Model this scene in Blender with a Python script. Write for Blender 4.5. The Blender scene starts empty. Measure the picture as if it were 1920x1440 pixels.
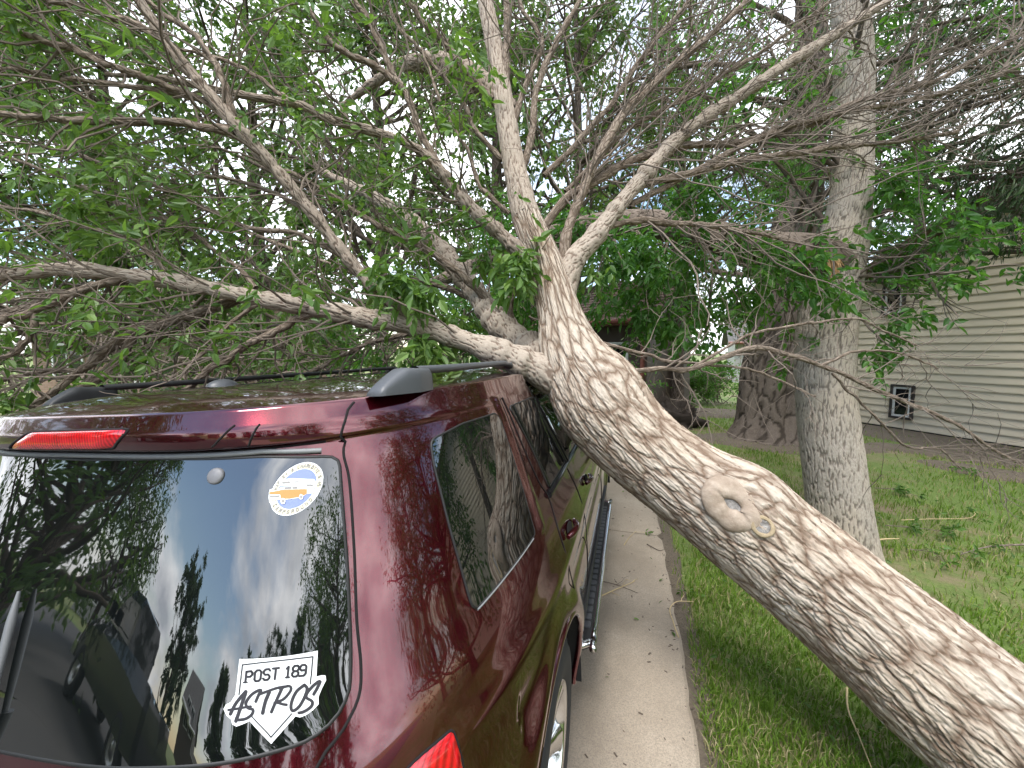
import bpy, bmesh, math, random
import numpy as np
from mathutils import Vector, Matrix

random.seed(7)
RNG = np.random.default_rng(7)
rad = math.radians
S = bpy.context.scene

# ------------------------------------------------------------------ camera
CAM_H, F_PX, YAW, PITCH = 1.82, 740.0, rad(16.4), rad(-4.6)
cam_data = bpy.data.cameras.new('camera')
cam_data.sensor_width = 36.0
cam_data.lens = 36.0 * F_PX / 1920.0
cam_data.clip_start = 0.02
cam_data.clip_end = 2000.0
cam = bpy.data.objects.new('camera', cam_data)
S.collection.objects.link(cam)
cam.location = (0, 0, CAM_H)
cam.rotation_euler = (math.pi / 2 + PITCH, 0, YAW)
S.camera = cam
CR = np.array([math.cos(YAW), math.sin(YAW), 0.0])
CF = np.array([-math.sin(YAW) * math.cos(PITCH), math.cos(YAW) * math.cos(PITCH), math.sin(PITCH)])
CU = np.cross(CR, CF)

def at(px, py, d):
    """world point seen at photo pixel (px, py), d metres in front of the viewpoint"""
    return np.array([0, 0, CAM_H]) + d * (CF + CR * (px - 960) / F_PX - CU * (py - 720) / F_PX)

def ground_at(px, py, z=0.0):
    v = CF + CR * (px - 960) / F_PX - CU * (py - 720) / F_PX
    return np.array([0, 0, CAM_H]) + v * ((z - CAM_H) / v[2])

# ------------------------------------------------------------------ light
SUN_EL, SUN_AZ = 60.0, 192.0      # azimuth: clockwise from +Y
world = bpy.data.worlds.new('World')
S.world = world
world.use_nodes = True
nt = world.node_tree
nt.nodes.clear()
w_out = nt.nodes.new('ShaderNodeOutputWorld')
w_bg = nt.nodes.new('ShaderNodeBackground')
w_bg.inputs['Strength'].default_value = 0.10
sky = nt.nodes.new('ShaderNodeTexSky')
sky.sky_type = 'NISHITA'
sky.sun_disc = False
sky.sun_elevation = rad(SUN_EL)
sky.sun_rotation = rad(SUN_AZ)
sky.air_density = 1.3
sky.dust_density = 0.3
sky.ozone_density = 2.0
tc = nt.nodes.new('ShaderNodeTexCoord')
# broken cloud deck: project the direction on a plane overhead
sep = nt.nodes.new('ShaderNodeSeparateXYZ')
nt.links.new(tc.outputs['Generated'], sep.inputs[0])
zc = nt.nodes.new('ShaderNodeMath'); zc.operation = 'MAXIMUM'; zc.inputs[1].default_value = 0.0
nt.links.new(sep.outputs['Z'], zc.inputs[0])
za = nt.nodes.new('ShaderNodeMath'); za.operation = 'ADD'; za.inputs[1].default_value = 0.42
nt.links.new(zc.outputs[0], za.inputs[0])
dv = nt.nodes.new('ShaderNodeVectorMath'); dv.operation = 'DIVIDE'
cz = nt.nodes.new('ShaderNodeCombineXYZ')
for k in range(3):
    nt.links.new(za.outputs[0], cz.inputs[k])
nt.links.new(tc.outputs['Generated'], dv.inputs[0])
nt.links.new(cz.outputs[0], dv.inputs[1])
CLOUD_SHIFT = (2.517, 9.756, 0.0)
mp = nt.nodes.new('ShaderNodeMapping')
mp.inputs['Location'].default_value = CLOUD_SHIFT
mp.inputs['Scale'].default_value = (1.0, 1.0, 0.25)
nt.links.new(dv.outputs[0], mp.inputs[0])
nz = nt.nodes.new('ShaderNodeTexNoise')
nz.inputs['Scale'].default_value = 0.85
nz.inputs['Detail'].default_value = 9.0
nz.inputs['Roughness'].default_value = 0.56
nz.inputs['Distortion'].default_value = 0.35
nt.links.new(mp.outputs[0], nz.inputs['Vector'])
cr = nt.nodes.new('ShaderNodeValToRGB')
cr.color_ramp.elements[0].position = 0.42
cr.color_ramp.elements[0].color = (0, 0, 0, 1)
cr.color_ramp.elements[1].position = 0.55
cr.color_ramp.elements[1].color = (1, 1, 1, 1)
nt.links.new(nz.outputs['Fac'], cr.inputs[0])
# cloud tone: brighter and greyer masses
nz2 = nt.nodes.new('ShaderNodeTexNoise')
nz2.inputs['Scale'].default_value = 3.1
nz2.inputs['Detail'].default_value = 7.0
nt.links.new(mp.outputs[0], nz2.inputs['Vector'])
cr2 = nt.nodes.new('ShaderNodeValToRGB')
cr2.color_ramp.elements[0].position = 0.33
cr2.color_ramp.elements[0].color = (5.5, 5.9, 6.6, 1)
cr2.color_ramp.elements[1].position = 0.66
cr2.color_ramp.elements[1].color = (13.0, 13.2, 13.5, 1)
nt.links.new(nz2.outputs['Fac'], cr2.inputs[0])
mx = nt.nodes.new('ShaderNodeMix'); mx.data_type = 'RGBA'
nt.links.new(cr.outputs[0], mx.inputs[0])
nt.links.new(sky.outputs[0], mx.inputs[6])
nt.links.new(cr2.outputs[0], mx.inputs[7])
nt.links.new(mx.outputs[2], w_bg.inputs['Color'])
nt.links.new(w_bg.outputs[0], w_out.inputs['Surface'])

sun_data = bpy.data.lights.new('sun', 'SUN')
sun_data.energy = 1.5
sun_data.angle = rad(24)
sun_data.color = (1.0, 0.955, 0.89)
sun = bpy.data.objects.new('sun', sun_data)
S.collection.objects.link(sun)
sd = Vector((math.sin(rad(SUN_AZ)) * math.cos(rad(SUN_EL)), math.cos(rad(SUN_AZ)) * math.cos(rad(SUN_EL)), math.sin(rad(SUN_EL))))
sun.rotation_euler = sd.to_track_quat('Z', 'Y').to_euler()
sun.location = (0, 0, 30)

S.view_settings.view_transform = 'Standard'
S.view_settings.look = 'None'
S.view_settings.exposure = 1.55
S.view_settings.gamma = 1.0
S.view_settings.use_curve_mapping = False
S.render.engine = 'CYCLES'
S.cycles.max_bounces = 4
S.cycles.diffuse_bounces = 2
S.cycles.glossy_bounces = 3
S.cycles.transmission_bounces = 2
S.cycles.transparent_max_bounces = 6
S.cycles.caustics_reflective = False
S.cycles.caustics_refractive = False
S.cycles.use_denoising = True
S.cycles.use_adaptive_sampling = True
S.cycles.adaptive_threshold = 0.02
S.cycles.sample_clamp_indirect = 6.0

# ------------------------------------------------------------------ helpers
def link(o, parent=None):
    S.collection.objects.link(o)
    if parent is not None:
        o.parent = parent
    return o

def tag(o, label=None, cat=None, group=None, kind=None):
    if label: o['label'] = label
    if cat: o['category'] = cat
    if group: o['group'] = group
    if kind: o['kind'] = kind
    return o

def empty(name, loc=(0, 0, 0), rz=0.0, label=None, cat=None, group=None):
    o = bpy.data.objects.new(name, None)
    o.empty_display_size = 0.1
    o.location = loc
    o.rotation_euler = (0, 0, rz)
    link(o)
    return tag(o, label, cat, group)

def npmesh(name, V, F, mats=(), smooth=False, uv=None, matidx=None, attr=None):
    """V (n,3); F (m,k) int array of equal sized faces, or list of such arrays"""
    V = np.asarray(V, dtype=np.float32).reshape(-1, 3)
    Fs = F if isinstance(F, list) else [F]
    Fs = [np.asarray(f, dtype=np.int32) for f in Fs if len(f)]
    me = bpy.data.meshes.new(name)
    loops = np.concatenate([f.ravel() for f in Fs]) if Fs else np.zeros(0, np.int32)
    tot = np.concatenate([np.full(len(f), f.shape[1], np.int32) for f in Fs]) if Fs else np.zeros(0, np.int32)
    start = np.concatenate([[0], np.cumsum(tot)[:-1]]).astype(np.int32) if len(tot) else np.zeros(0, np.int32)
    me.vertices.add(len(V)); me.vertices.foreach_set('co', V.ravel())
    me.loops.add(len(loops)); me.loops.foreach_set('vertex_index', loops)
    me.polygons.add(len(tot)); me.polygons.foreach_set('loop_start', start); me.polygons.foreach_set('loop_total', tot)
    me.polygons.foreach_set('use_smooth', np.full(len(tot), bool(smooth)))
    if matidx is not None:
        me.polygons.foreach_set('material_index', np.asarray(matidx, np.int32))
    if uv is not None:                       # per vertex uv
        l = me.uv_layers.new(name='UVMap')
        l.data.foreach_set('uv', np.asarray(uv, np.float32)[loops].ravel())
    if attr is not None:
        for k, v in attr.items():
            a = me.attributes.new(k, 'FLOAT', 'POINT')
            a.data.foreach_set('value', np.asarray(v, np.float32))
    me.update(calc_edges=True)
    me.validate()
    for m in (mats if isinstance(mats, (list, tuple)) else [mats]):
        me.materials.append(m)
    return me

def obj(name, me, parent=None, **k):
    o = bpy.data.objects.new(name, me)
    link(o, parent)
    return tag(o, **k) if k else o

class MB:
    """collects simple shapes into one mesh"""
    def __init__(s): s.V = []; s.F3 = []; s.F4 = []; s.n = 0; s.m3 = []; s.m4 = []; s.cur = 0
    def add(s, V, F):
        V = np.asarray(V, float).reshape(-1, 3); F = np.asarray(F, int)
        s.V.append(V)
        if F.shape[1] == 3: s.F3.append(F + s.n); s.m3 += [s.cur] * len(F)
        else: s.F4.append(F + s.n); s.m4 += [s.cur] * len(F)
        s.n += len(V)
    def box(s, lo, hi, M=None):
        x0, y0, z0 = lo; x1, y1, z1 = hi
        V = np.array([(x0,y0,z0),(x1,y0,z0),(x1,y1,z0),(x0,y1,z0),(x0,y0,z1),(x1,y0,z1),(x1,y1,z1),(x0,y1,z1)], float)
        if M is not None: V = V @ np.array(M.to_3x3()).T + np.array(M.translation)
        s.add(V, [(0,3,2,1),(4,5,6,7),(0,1,5,4),(1,2,6,5),(2,3,7,6),(3,0,4,7)])
    def tube(s, P, R, n=8, cap=True):
        V, F, _ = sweep(P, R, n)
        s.add(V, F)
        if cap:
            P = np.asarray(P, float); m = len(V)
            for ring, c in ((0, P[0]), (len(P) - 1, P[-1])):
                idx = np.arange(n) + ring * n
                VV = np.vstack([V[idx], [c]])
                s.add(VV, [(n, i, (i + 1) % n) if ring else (n, (i + 1) % n, i) for i in range(n)])
    def prism(s, poly, z0, z1, M=None):
        """convex-ish polygon in xy extruded z0..z1"""
        p = np.asarray(poly, float); n = len(p)
        V = np.vstack([np.c_[p, np.full(n, z0)], np.c_[p, np.full(n, z1)], [[*p.mean(0), z0]], [[*p.mean(0), z1]]])
        if M is not None: V = V @ np.array(M.to_3x3()).T + np.array(M.translation)
        i = np.arange(n); j = (i + 1) % n
        s.add(V, np.c_[i, j, j + n, i + n])
        s.add(V, np.vstack([np.c_[np.full(n, 2 * n), j, i], np.c_[np.full(n, 2 * n + 1), i + n, j + n]]))
    def lathe(s, prof, n=24, M=None, arc=(0, 2 * math.pi)):
        """prof: (r, z) rows, turned about z"""
        pr = np.asarray(prof, float); a = np.linspace(arc[0], arc[1], n, endpoint=False) if abs(arc[1] - arc[0] - 2 * math.pi) < 1e-6 else np.linspace(arc[0], arc[1], n)
        closed = abs(arc[1] - arc[0] - 2 * math.pi) < 1e-6
        V = np.stack([pr[:, None, 0] * np.cos(a)[None], pr[:, None, 0] * np.sin(a)[None], np.repeat(pr[:, 1:2], n, 1)], -1).reshape(-1, 3)
        if M is not None: V = V @ np.array(M.to_3x3()).T + np.array(M.translation)
        F = []
        for r in range(len(pr) - 1):
            for k in range(n if closed else n - 1):
                F.append((r * n + k, r * n + (k + 1) % n, (r + 1) * n + (k + 1) % n, (r + 1) * n + k))
        s.add(V, F)
    def mesh(s, name, mats, smooth=False):
        V = np.vstack(s.V)
        Fs, mi = [], []
        if s.F3: Fs.append(np.vstack(s.F3)); mi += s.m3
        if s.F4: Fs.append(np.vstack(s.F4)); mi += s.m4
        return npmesh(name, V, Fs, mats, smooth, matidx=mi)
    def build(s, name, mats, parent=None, smooth=False, **k):
        return obj(name, s.mesh(name, mats, smooth), parent, **k)

def catmull(P, step):
    """smooth a polyline with extra columns (position, radius ...)"""
    P = np.asarray(P, float)
    out = []
    for i in range(len(P) - 1):
        p0 = P[max(i - 1, 0)]; p1 = P[i]; p2 = P[i + 1]; p3 = P[min(i + 2, len(P) - 1)]
        n = max(2, int(np.linalg.norm((p2 - p1)[:3]) / step))
        t = np.linspace(0, 1, n, endpoint=False)[:, None]
        out.append(0.5 * (2 * p1 + (p2 - p0) * t + (2 * p0 - 5 * p1 + 4 * p2 - p3) * t ** 2 + (3 * p1 - p0 - 3 * p2 + p3) * t ** 3))
    out.append(P[-1:])
    return np.vstack(out)

def frames(P):
    T = np.gradient(P, axis=0); T /= np.linalg.norm(T, axis=1)[:, None] + 1e-12
    N = np.zeros_like(T)
    a = np.array([0, 0, 1.0]) if abs(T[0][2]) < 0.8 else np.array([1.0, 0, 0])
    n = np.cross(T[0], a); n /= np.linalg.norm(n); N[0] = n
    for i in range(1, len(T)):
        n = N[i - 1] - T[i] * np.dot(N[i - 1], T[i]); N[i] = n / (np.linalg.norm(n) + 1e-12)
    return T, N, np.cross(T, N)

def sweep(P, R, n):
    P = np.asarray(P, float); R = np.broadcast_to(np.asarray(R, float), (len(P),))
    T, N, B = frames(P)
    a = np.linspace(0, 2 * math.pi, n, endpoint=False)
    V = P[:, None] + R[:, None, None] * (np.cos(a)[None, :, None] * N[:, None] + np.sin(a)[None, :, None] * B[:, None])
    m = len(P)
    i = np.arange(m - 1)[:, None] * n; k = np.arange(n)[None]; k2 = (k + 1) % n
    F = np.stack([i + k, i + k2, i + n + k2, i + n + k], -1).reshape(-1, 4)
    return V.reshape(-1, 3), F, (T, N, B)

# --- noise in numpy
def h2(ix, iy, s):
    h = (ix.astype(np.int64) * 374761393 + iy.astype(np.int64) * 668265263 + s * 1442695041) & 0xFFFFFFFF
    h = ((h ^ (h >> 13)) * 1274126177) & 0xFFFFFFFF
    h = (h ^ (h >> 16)) & 0xFFFFFFFF
    return h / 4294967295.0

def vnoise(x, y, s=0, wrap=None):
    ix = np.floor(x); iy = np.floor(y); fx = x - ix; fy = y - iy
    fx = fx * fx * (3 - 2 * fx); fy = fy * fy * (3 - 2 * fy)
    a = ix.astype(int); b = iy.astype(int); a2 = a + 1
    if wrap: a = a % wrap; a2 = a2 % wrap
    return (h2(a, b, s) * (1 - fx) + h2(a2, b, s) * fx) * (1 - fy) + (h2(a, b + 1, s) * (1 - fx) + h2(a2, b + 1, s) * fx) * fy

def fbm(x, y, s=0, o=4):
    r = 0; A = 0.5
    for k in range(o):
        r = r + A * vnoise(x * 2 ** k, y * 2 ** k, s + k * 17); A *= 0.5
    return r

def worley(x, y, s=0, wrap=None):
    ix = np.floor(x).astype(int); iy = np.floor(y).astype(int)
    f1 = np.full(x.shape, 9.0); f2 = np.full(x.shape, 9.0); cid = np.zeros(x.shape)
    for dx in (-1, 0, 1):
        for dy in (-1, 0, 1):
            cx = ix + dx; cy = iy + dy
            cw = cx % wrap if wrap else cx
            px = cx + 0.1 + 0.8 * h2(cw, cy, s); py = cy + 0.1 + 0.8 * h2(cw, cy, s + 7)
            d = np.hypot(x - px, y - py)
            new = d < f1
            f2 = np.where(new, f1, np.minimum(f2, d)); cid = np.where(new, h2(cw, cy, s + 3), cid); f1 = np.where(new, d, f1)
    return f1, f2, cid

# ------------------------------------------------------------------ materials
MATS = {}
def mat(name, col=(0.5, 0.5, 0.5), rough=0.6, **k):
    m = bpy.data.materials.new(name); m.use_nodes = True
    b = m.node_tree.nodes['Principled BSDF']
    b.inputs['Base Color'].default_value = (*col, 1)
    b.inputs['Roughness'].default_value = rough
    for kk, v in k.items():
        b.inputs[kk.replace('_', ' ')].default_value = v
    MATS[name] = m
    return m

class NT:
    """small node helper"""
    def __init__(s, m): s.t = m.node_tree; s.b = s.t.nodes['Principled BSDF']
    def n(s, typ, **k):
        x = s.t.nodes.new(typ)
        for a, v in k.items():
            if a.startswith('i_'): x.inputs[a[2:].replace('_', ' ')].default_value = v
            else: setattr(x, a, v)
        return x
    def l(s, a, b): s.t.links.new(a, b)
    def coord(s, what='Object', scale=(1, 1, 1), loc=(0, 0, 0), rot=(0, 0, 0)):
        c = s.n('ShaderNodeTexCoord'); m = s.n('ShaderNodeMapping')
        m.inputs['Scale'].default_value = scale; m.inputs['Location'].default_value = loc; m.inputs['Rotation'].default_value = rot
        s.l(c.outputs[what], m.inputs[0]); return m.outputs[0]
    def noise(s, v, scale, detail=5, rough=0.55, dist=0.0):
        x = s.n('ShaderNodeTexNoise'); x.inputs['Scale'].default_value = scale; x.inputs['Detail'].default_value = detail
        x.inputs['Roughness'].default_value = rough; x.inputs['Distortion'].default_value = dist
        if v is not None: s.l(v, x.inputs['Vector'])
        return x.outputs['Fac']
    def ramp(s, fac, stops):
        x = s.n('ShaderNodeValToRGB'); e = x.color_ramp.elements
        while len(e) < len(stops): e.new(0.5)
        for i, (p, c) in enumerate(stops):
            e[i].position = p; e[i].color = (*c, 1) if len(c) == 3 else c
        s.l(fac, x.inputs[0]); return x.outputs[0]
    def mix(s, fac, a, b, mode='MIX'):
        x = s.n('ShaderNodeMix', data_type='RGBA', blend_type=mode)
        for v, i in ((fac, 0), (a, 6), (b, 7)):
            if hasattr(v, 'is_linked'): s.l(v, x.inputs[i])
            else: x.inputs[i].default_value = v if i == 0 else (*v, 1)
        return x.outputs[2]
    def math(s, op, a, b=0.0):
        x = s.n('ShaderNodeMath', operation=op)
        for v, i in ((a, 0), (b, 1)):
            if hasattr(v, 'is_linked'): s.l(v, x.inputs[i])
            else: x.inputs[i].default_value = v
        return x.outputs[0]
    def bump(s, h, strength=0.4, dist=0.01):
        x = s.n('ShaderNodeBump'); x.inputs['Strength'].default_value = strength; x.inputs['Distance'].default_value = dist
        s.l(h, x.inputs['Height']); s.l(x.outputs[0], s.b.inputs['Normal']); return x
    def col(s, c): s.l(c, s.b.inputs['Base Color'])

def bark_mat(name, c_ridge, c_mid, c_furrow, su=26.0, sv=7.0, bump=0.9, dist=0.012, patch=None, attr=False):
    """UV: u metres around, v metres along the stem"""
    m = mat(name, c_mid, 0.9); n = NT(m)
    n.b.inputs['Specular IOR Level'].default_value = 0.2
    uv = n.coord('UV', (su, sv, 1))
    w = n.noise(n.coord('UV', (su * 0.6, sv * 0.9, 1)), 1.0, 3)
    addv = n.n('ShaderNodeVectorMath', operation='MULTIPLY_ADD')
    comb = n.n('ShaderNodeCombineXYZ'); n.l(w, comb.inputs[0]); n.l(w, comb.inputs[1])
    n.l(comb.outputs[0], addv.inputs[0]); addv.inputs[1].default_value = (1.3, 0.8, 0); n.l(uv, addv.inputs[2])
    vo = n.n('ShaderNodeTexVoronoi', feature='DISTANCE_TO_EDGE'); vo.inputs['Scale'].default_value = 1.0
    n.l(addv.outputs[0], vo.inputs['Vector'])
    edge = n.ramp(vo.outputs['Distance'], [(0.0, (0, 0, 0)), (0.22, (1, 1, 1))])
    fine = n.noise(n.coord('UV', (su * 3.0, sv * 3.0, 1)), 1.0, 6, 0.65)
    big = n.noise(n.coord('UV', (2.2, 1.4, 1)), 1.0, 4)
    if attr:
        at_ = n.n('ShaderNodeAttribute', attribute_name='plate')
        edge = n.ramp(at_.outputs['Fac'], [(0.12, (0, 0, 0)), (0.75, (1, 1, 1))])
    c = n.mix(edge, c_furrow, c_mid)
    c = n.mix(n.math('MULTIPLY', edge, n.ramp(fine, [(0.40, (0, 0, 0)), (0.66, (1, 1, 1))])), c, c_ridge)
    c = n.mix(n.math('MULTIPLY', edge, n.ramp(big, [(0.42, (0, 0, 0)), (0.62, (0.6,) * 3)])), c, patch or c_ridge)
    n.col(c)
    h = n.math('ADD', n.math('MULTIPLY', edge, 0.8), n.math('MULTIPLY', fine, 0.45))
    n.bump(h, bump, dist)
    return m
# ================================================================== setting
def soil_grass_mat():
    m = mat('lawn_ground', (0.05, 0.09, 0.02), 0.95); n = NT(m)
    v = n.coord('Object')
    big = n.noise(v, 0.55, 5, 0.6)
    mid = n.noise(v, 3.5, 6, 0.65)
    fine = n.noise(v, 60.0, 4, 0.7)
    g = n.mix(n.ramp(fine, [(0.3, (0, 0, 0)), (0.7, (1, 1, 1))]), (0.07, 0.12, 0.02), (0.16, 0.22, 0.05))
    dry = n.mix(fine, (0.14, 0.105, 0.06), (0.27, 0.22, 0.13))
    f = n.math('ADD', n.math('MULTIPLY', big, 0.6), n.math('MULTIPLY', mid, 0.45))
    n.col(n.mix(n.ramp(f, [(0.50, (0, 0, 0)), (0.64, (1, 1, 1))]), g, dry))
    n.bump(fine, 0.8, 0.02)
    return m
M_LAWN = soil_grass_mat()

def dirt_mat():
    m = mat('bare_dirt', (0.12, 0.085, 0.06), 0.95); n = NT(m)
    v = n.coord('Object')
    a = n.noise(v, 3.0, 6, 0.65); b = n.noise(v, 70, 5, 0.7)
    c = n.mix(a, (0.065, 0.050, 0.036), (0.145, 0.115, 0.085))
    n.col(n.mix(n.ramp(b, [(0.35, (0, 0, 0)), (0.75, (1, 1, 1))]), c, (0.19, 0.155, 0.115)))
    n.bump(b, 0.9, 0.02)
    return m
M_DIRT = dirt_mat()

def concrete_mat():
    m = mat('weathered_concrete', (0.36, 0.31, 0.26), 0.9); n = NT(m)
    v = n.coord('Object')
    a = n.noise(v, 1.6, 6, 0.6); b = n.noise(v, 160, 3, 0.6); c3 = n.noise(v, 22, 5, 0.7)
    c = n.mix(n.ramp(a, [(0.36, (0, 0, 0)), (0.66, (1, 1, 1))]), (0.285, 0.235, 0.178), (0.425, 0.36, 0.283))
    c = n.mix(n.ramp(b, [(0.40, (0.6,) * 3), (0.60, (0, 0, 0))]), c, (0.22, 0.185, 0.15))
    c = n.mix(n.ramp(c3, [(0.60, (0, 0, 0)), (0.74, (0.55,) * 3)]), c, (0.42, 0.37, 0.31))
    vo = n.n('ShaderNodeTexVoronoi', i_Scale=110.0); n.l(v, vo.inputs['Vector'])
    c = n.mix(n.ramp(vo.outputs['Distance'], [(0.16, (0.7,) * 3), (0.3, (0, 0, 0))]), c, (0.20, 0.165, 0.13))
    n.col(c)
    n.bump(n.math('ADD', b, n.math('MULTIPLY', c3, 0.5)), 0.5, 0.004)
    return m
M_CONC = concrete_mat()

def asphalt_mat():
    m = mat('old_asphalt', (0.06, 0.06, 0.06), 0.9); n = NT(m)
    v = n.coord('Object'); a = n.noise(v, 90, 4, 0.7); b = n.noise(v, 1.1, 5)
    n.col(n.mix(a, n.mix(b, (0.030, 0.029, 0.028), (0.055, 0.053, 0.05)), (0.085, 0.082, 0.078)))
    n.bump(a, 0.6, 0.006)
    return m
M_ASPH = asphalt_mat()

PATH_X0, PATH_X1 = -0.80, 0.355      # concrete walk, world X
# lawn: one sheet to the horizon with a gentle unevenness near the viewer
gx = np.concatenate([np.linspace(-400, -30, 12), np.linspace(-26, 26, 66), np.linspace(30, 400, 12)])
gy = np.concatenate([np.linspace(-400, -30, 12), np.linspace(-26, 40, 80), np.linspace(46, 600, 14)])
GX, GY = np.meshgrid(gx, gy)
GZ = (fbm(GX * 0.7 + 50, GY * 0.7 + 50, 3) - 0.5) * 0.05
GZ = np.where((GX > 0.6) & (np.hypot(GX, GY) < 24), GZ, 0.0) - 0.012
nx, ny = len(gx), len(gy)
ii = (np.arange(ny - 1)[:, None] * nx + np.arange(nx - 1)[None]).ravel()
lawn = obj('lawn', npmesh('lawn', np.stack([GX, GY, GZ], -1).reshape(-1, 3), np.c_[ii, ii + 1, ii + nx + 1, ii + nx], M_LAWN, True))
tag(lawn, kind='structure')

# driveway under the car, street behind the viewer
mb = MB()
mb.box((-7.5, -3.6, -0.3), (PATH_X0 - 0.012, 14.0, 0.004))
tag(mb.build('driveway', M_ASPH), kind='structure')
mb = MB()
mb.box((-60, -15.0, -0.3), (60, -3.61, 0.002))
tag(mb.build('road', M_ASPH), kind='structure')

# concrete walk: base with separate slabs and recessed joints
mb = MB(); mb.box((PATH_X0, -3.5, -0.3), (PATH_X1 - 0.02, 16.0, 0.004))
walk = mb.build('pavement', M_DIRT); tag(walk, kind='structure')
def slab(y0, y1, seed):
    r = np.random.default_rng(seed)
    n = 44
    yy = np.linspace(y0, y1, n)
    edge = PATH_X1 + (fbm(yy * 6.0, yy * 0 + seed, 5) - 0.5) * 0.035 + (fbm(yy * 25.0, yy * 0 + seed, 9) - 0.5) * 0.018
    edge[0] -= 0.03; edge[-1] -= 0.03
    rows = []
    for i in range(n):
        xs = [PATH_X0, PATH_X0, PATH_X0 + 0.015, edge[i] - 0.018, edge[i], edge[i] + 0.004]
        zs = [-0.1, 0.012, 0.022, 0.022, 0.008, -0.1]
        dy = 0.0
        rows += [(x, yy[i], z - (0.012 if i in (0, n - 1) and z > 0 else 0)) for x, z in zip(xs, zs)]
    k = 6
    a = (np.arange(n - 1)[:, None] * k + np.arange(k - 1)[None]).ravel()
    F = np.c_[a, a + 1, a + k + 1, a + k]
    me = npmesh('slab', rows, [F, np.array([[5, 4, 3, 2, 1, 0], [(n - 1) * k + q for q in range(6)]])], M_CONC)
    return obj('slab', me, walk)
JY = ground_at(1190, 1001)[1]
JOINTS = [JY - 7.3, JY - 3.65, JY, JY + 3.65, JY + 7.3, JY + 10.9]
for i in range(len(JOINTS) - 1):
    slab(JOINTS[i] + 0.006, JOINTS[i + 1] - 0.006, 11 + i)

# bare dirt: strip along the walk edge, along the wall, under the old tree
def dirt_patch(pts, z=0.02, name='dirt'):
    p = np.asarray(pts, float)
    c = p.mean(0); n = len(p)
    rings = [p, c + (p - c) * 0.8, c + (p - c) * 0.45]
    V = []
    for k, r in enumerate(rings):
        V += [(x, y, z - (0.05 if k == 0 else 0.0)) for x, y in r]
    V.append((c[0], c[1], z))
    i = np.arange(n); j = (i + 1) % n
    F4 = np.vstack([np.c_[i, j, j + n, i + n], np.c_[i + n, j + n, j + 2 * n, i + 2 * n]])
    F3 = np.c_[i + 2 * n, j + 2 * n, np.full(n, 3 * n)]
    o = obj(name, npmesh(name, V, [F3, F4], M_DIRT, True)); tag(o, kind='structure')
def blob(cx, cy, rx, ry, rot=0.0, n=40, s=0):
    a = np.linspace(0, 2 * math.pi, n, endpoint=False)
    r = 1 + 0.35 * (fbm(np.cos(a) * 1.7 + 9 + s, np.sin(a) * 1.7 + 9, s) - 0.5) * 2
    x = np.cos(a) * rx * r; y = np.sin(a) * ry * r
    return np.c_[cx + x * math.cos(rot) - y * math.sin(rot), cy + x * math.sin(rot) + y * math.cos(rot)]
mb = MB()
yy = np.linspace(-1, 12, 160)
ed = 0.07 + 0.06 * fbm(yy * 3, yy * 0, 4)
V = np.vstack([np.c_[np.full(160, PATH_X1 - 0.05), yy, np.full(160, 0.006)], np.c_[PATH_X1 + ed, yy, np.full(160, 0.008)], np.c_[PATH_X1 + ed + 0.03, yy, np.full(160, -0.02)]])
i = np.arange(159)
mb.add(V, np.vstack([np.c_[i, i + 160, i + 161, i + 1], np.c_[i + 160, i + 320, i + 321, i + 161]]))
mb.build('soil_edge', M_DIRT, kind='structure')

# house wall line
WA = ground_at(1592, 790); WB = ground_at(1920, 841)
WU = (WB - WA)[:2]; WU /= np.linalg.norm(WU)
WN = np.array([WU[1], -WU[0]])
if WN @ (-WA[:2]) < 0: WN = -WN
def wall_pt(px, py):
    v = CF + CR * (px - 960) / F_PX - CU * (py - 720) / F_PX
    o = np.array([0, 0, CAM_H])
    t = ((WA[:2] - o[:2]) @ WN) / (v[:2] @ WN)
    p = o + v * t
    return (p[:2] - WA[:2]) @ WU, p[2]
OLD = ground_at(1445, 822)
wm = WA[:2] + WU * 3.2 + WN * 0.75
wrot = math.atan2(WU[1], WU[0])
BARE = [(wm[0], wm[1], 5.4, 0.85, wrot), (OLD[0], OLD[1] - 0.35, 2.0, 0.85, 0.0), (2.4, 13.0, 2.8, 1.0, 0.1)]
p = ground_at(1760, 850); BARE.append((p[0], p[1], 1.1, 0.42, wrot + 0.3))
p = ground_at(1860, 888); BARE.append((p[0], p[1], 0.9, 0.35, wrot + 0.3))
for k, b in enumerate(BARE):
    dirt_patch(blob(*b, s=k), 0.022 + 0.003 * k)

# ------------------------------------------------------------------ grass
def grass_mat():
    m = mat('grass_blades', (0.08, 0.16, 0.03), 0.6); n = NT(m)
    a = n.n('ShaderNodeAttribute', attribute_name='tone')
    n.col(n.ramp(a.outputs['Fac'], [(0.0, (0.085, 0.155, 0.016)), (0.40, (0.155, 0.26, 0.03)), (0.68, (0.265, 0.355, 0.055)), (0.76, (0.36, 0.31, 0.14)), (1.0, (0.46, 0.38, 0.23))]))
    n.b.inputs['Specular IOR Level'].default_value = 0.3
    # thin leaf: some light comes through
    tr = n.n('ShaderNodeBsdfTranslucent'); ms = n.n('ShaderNodeMixShader'); ms.inputs[0].default_value = 0.35
    tr.inputs['Color'].default_value = (0.16, 0.30, 0.03, 1)
    out = n.t.nodes['Material Output']
    n.l(n.b.outputs[0], ms.inputs[1]); n.l(tr.outputs[0], ms.inputs[2]); n.l(ms.outputs[0], out.inputs['Surface'])
    return m
M_GRASS = grass_mat()
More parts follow.
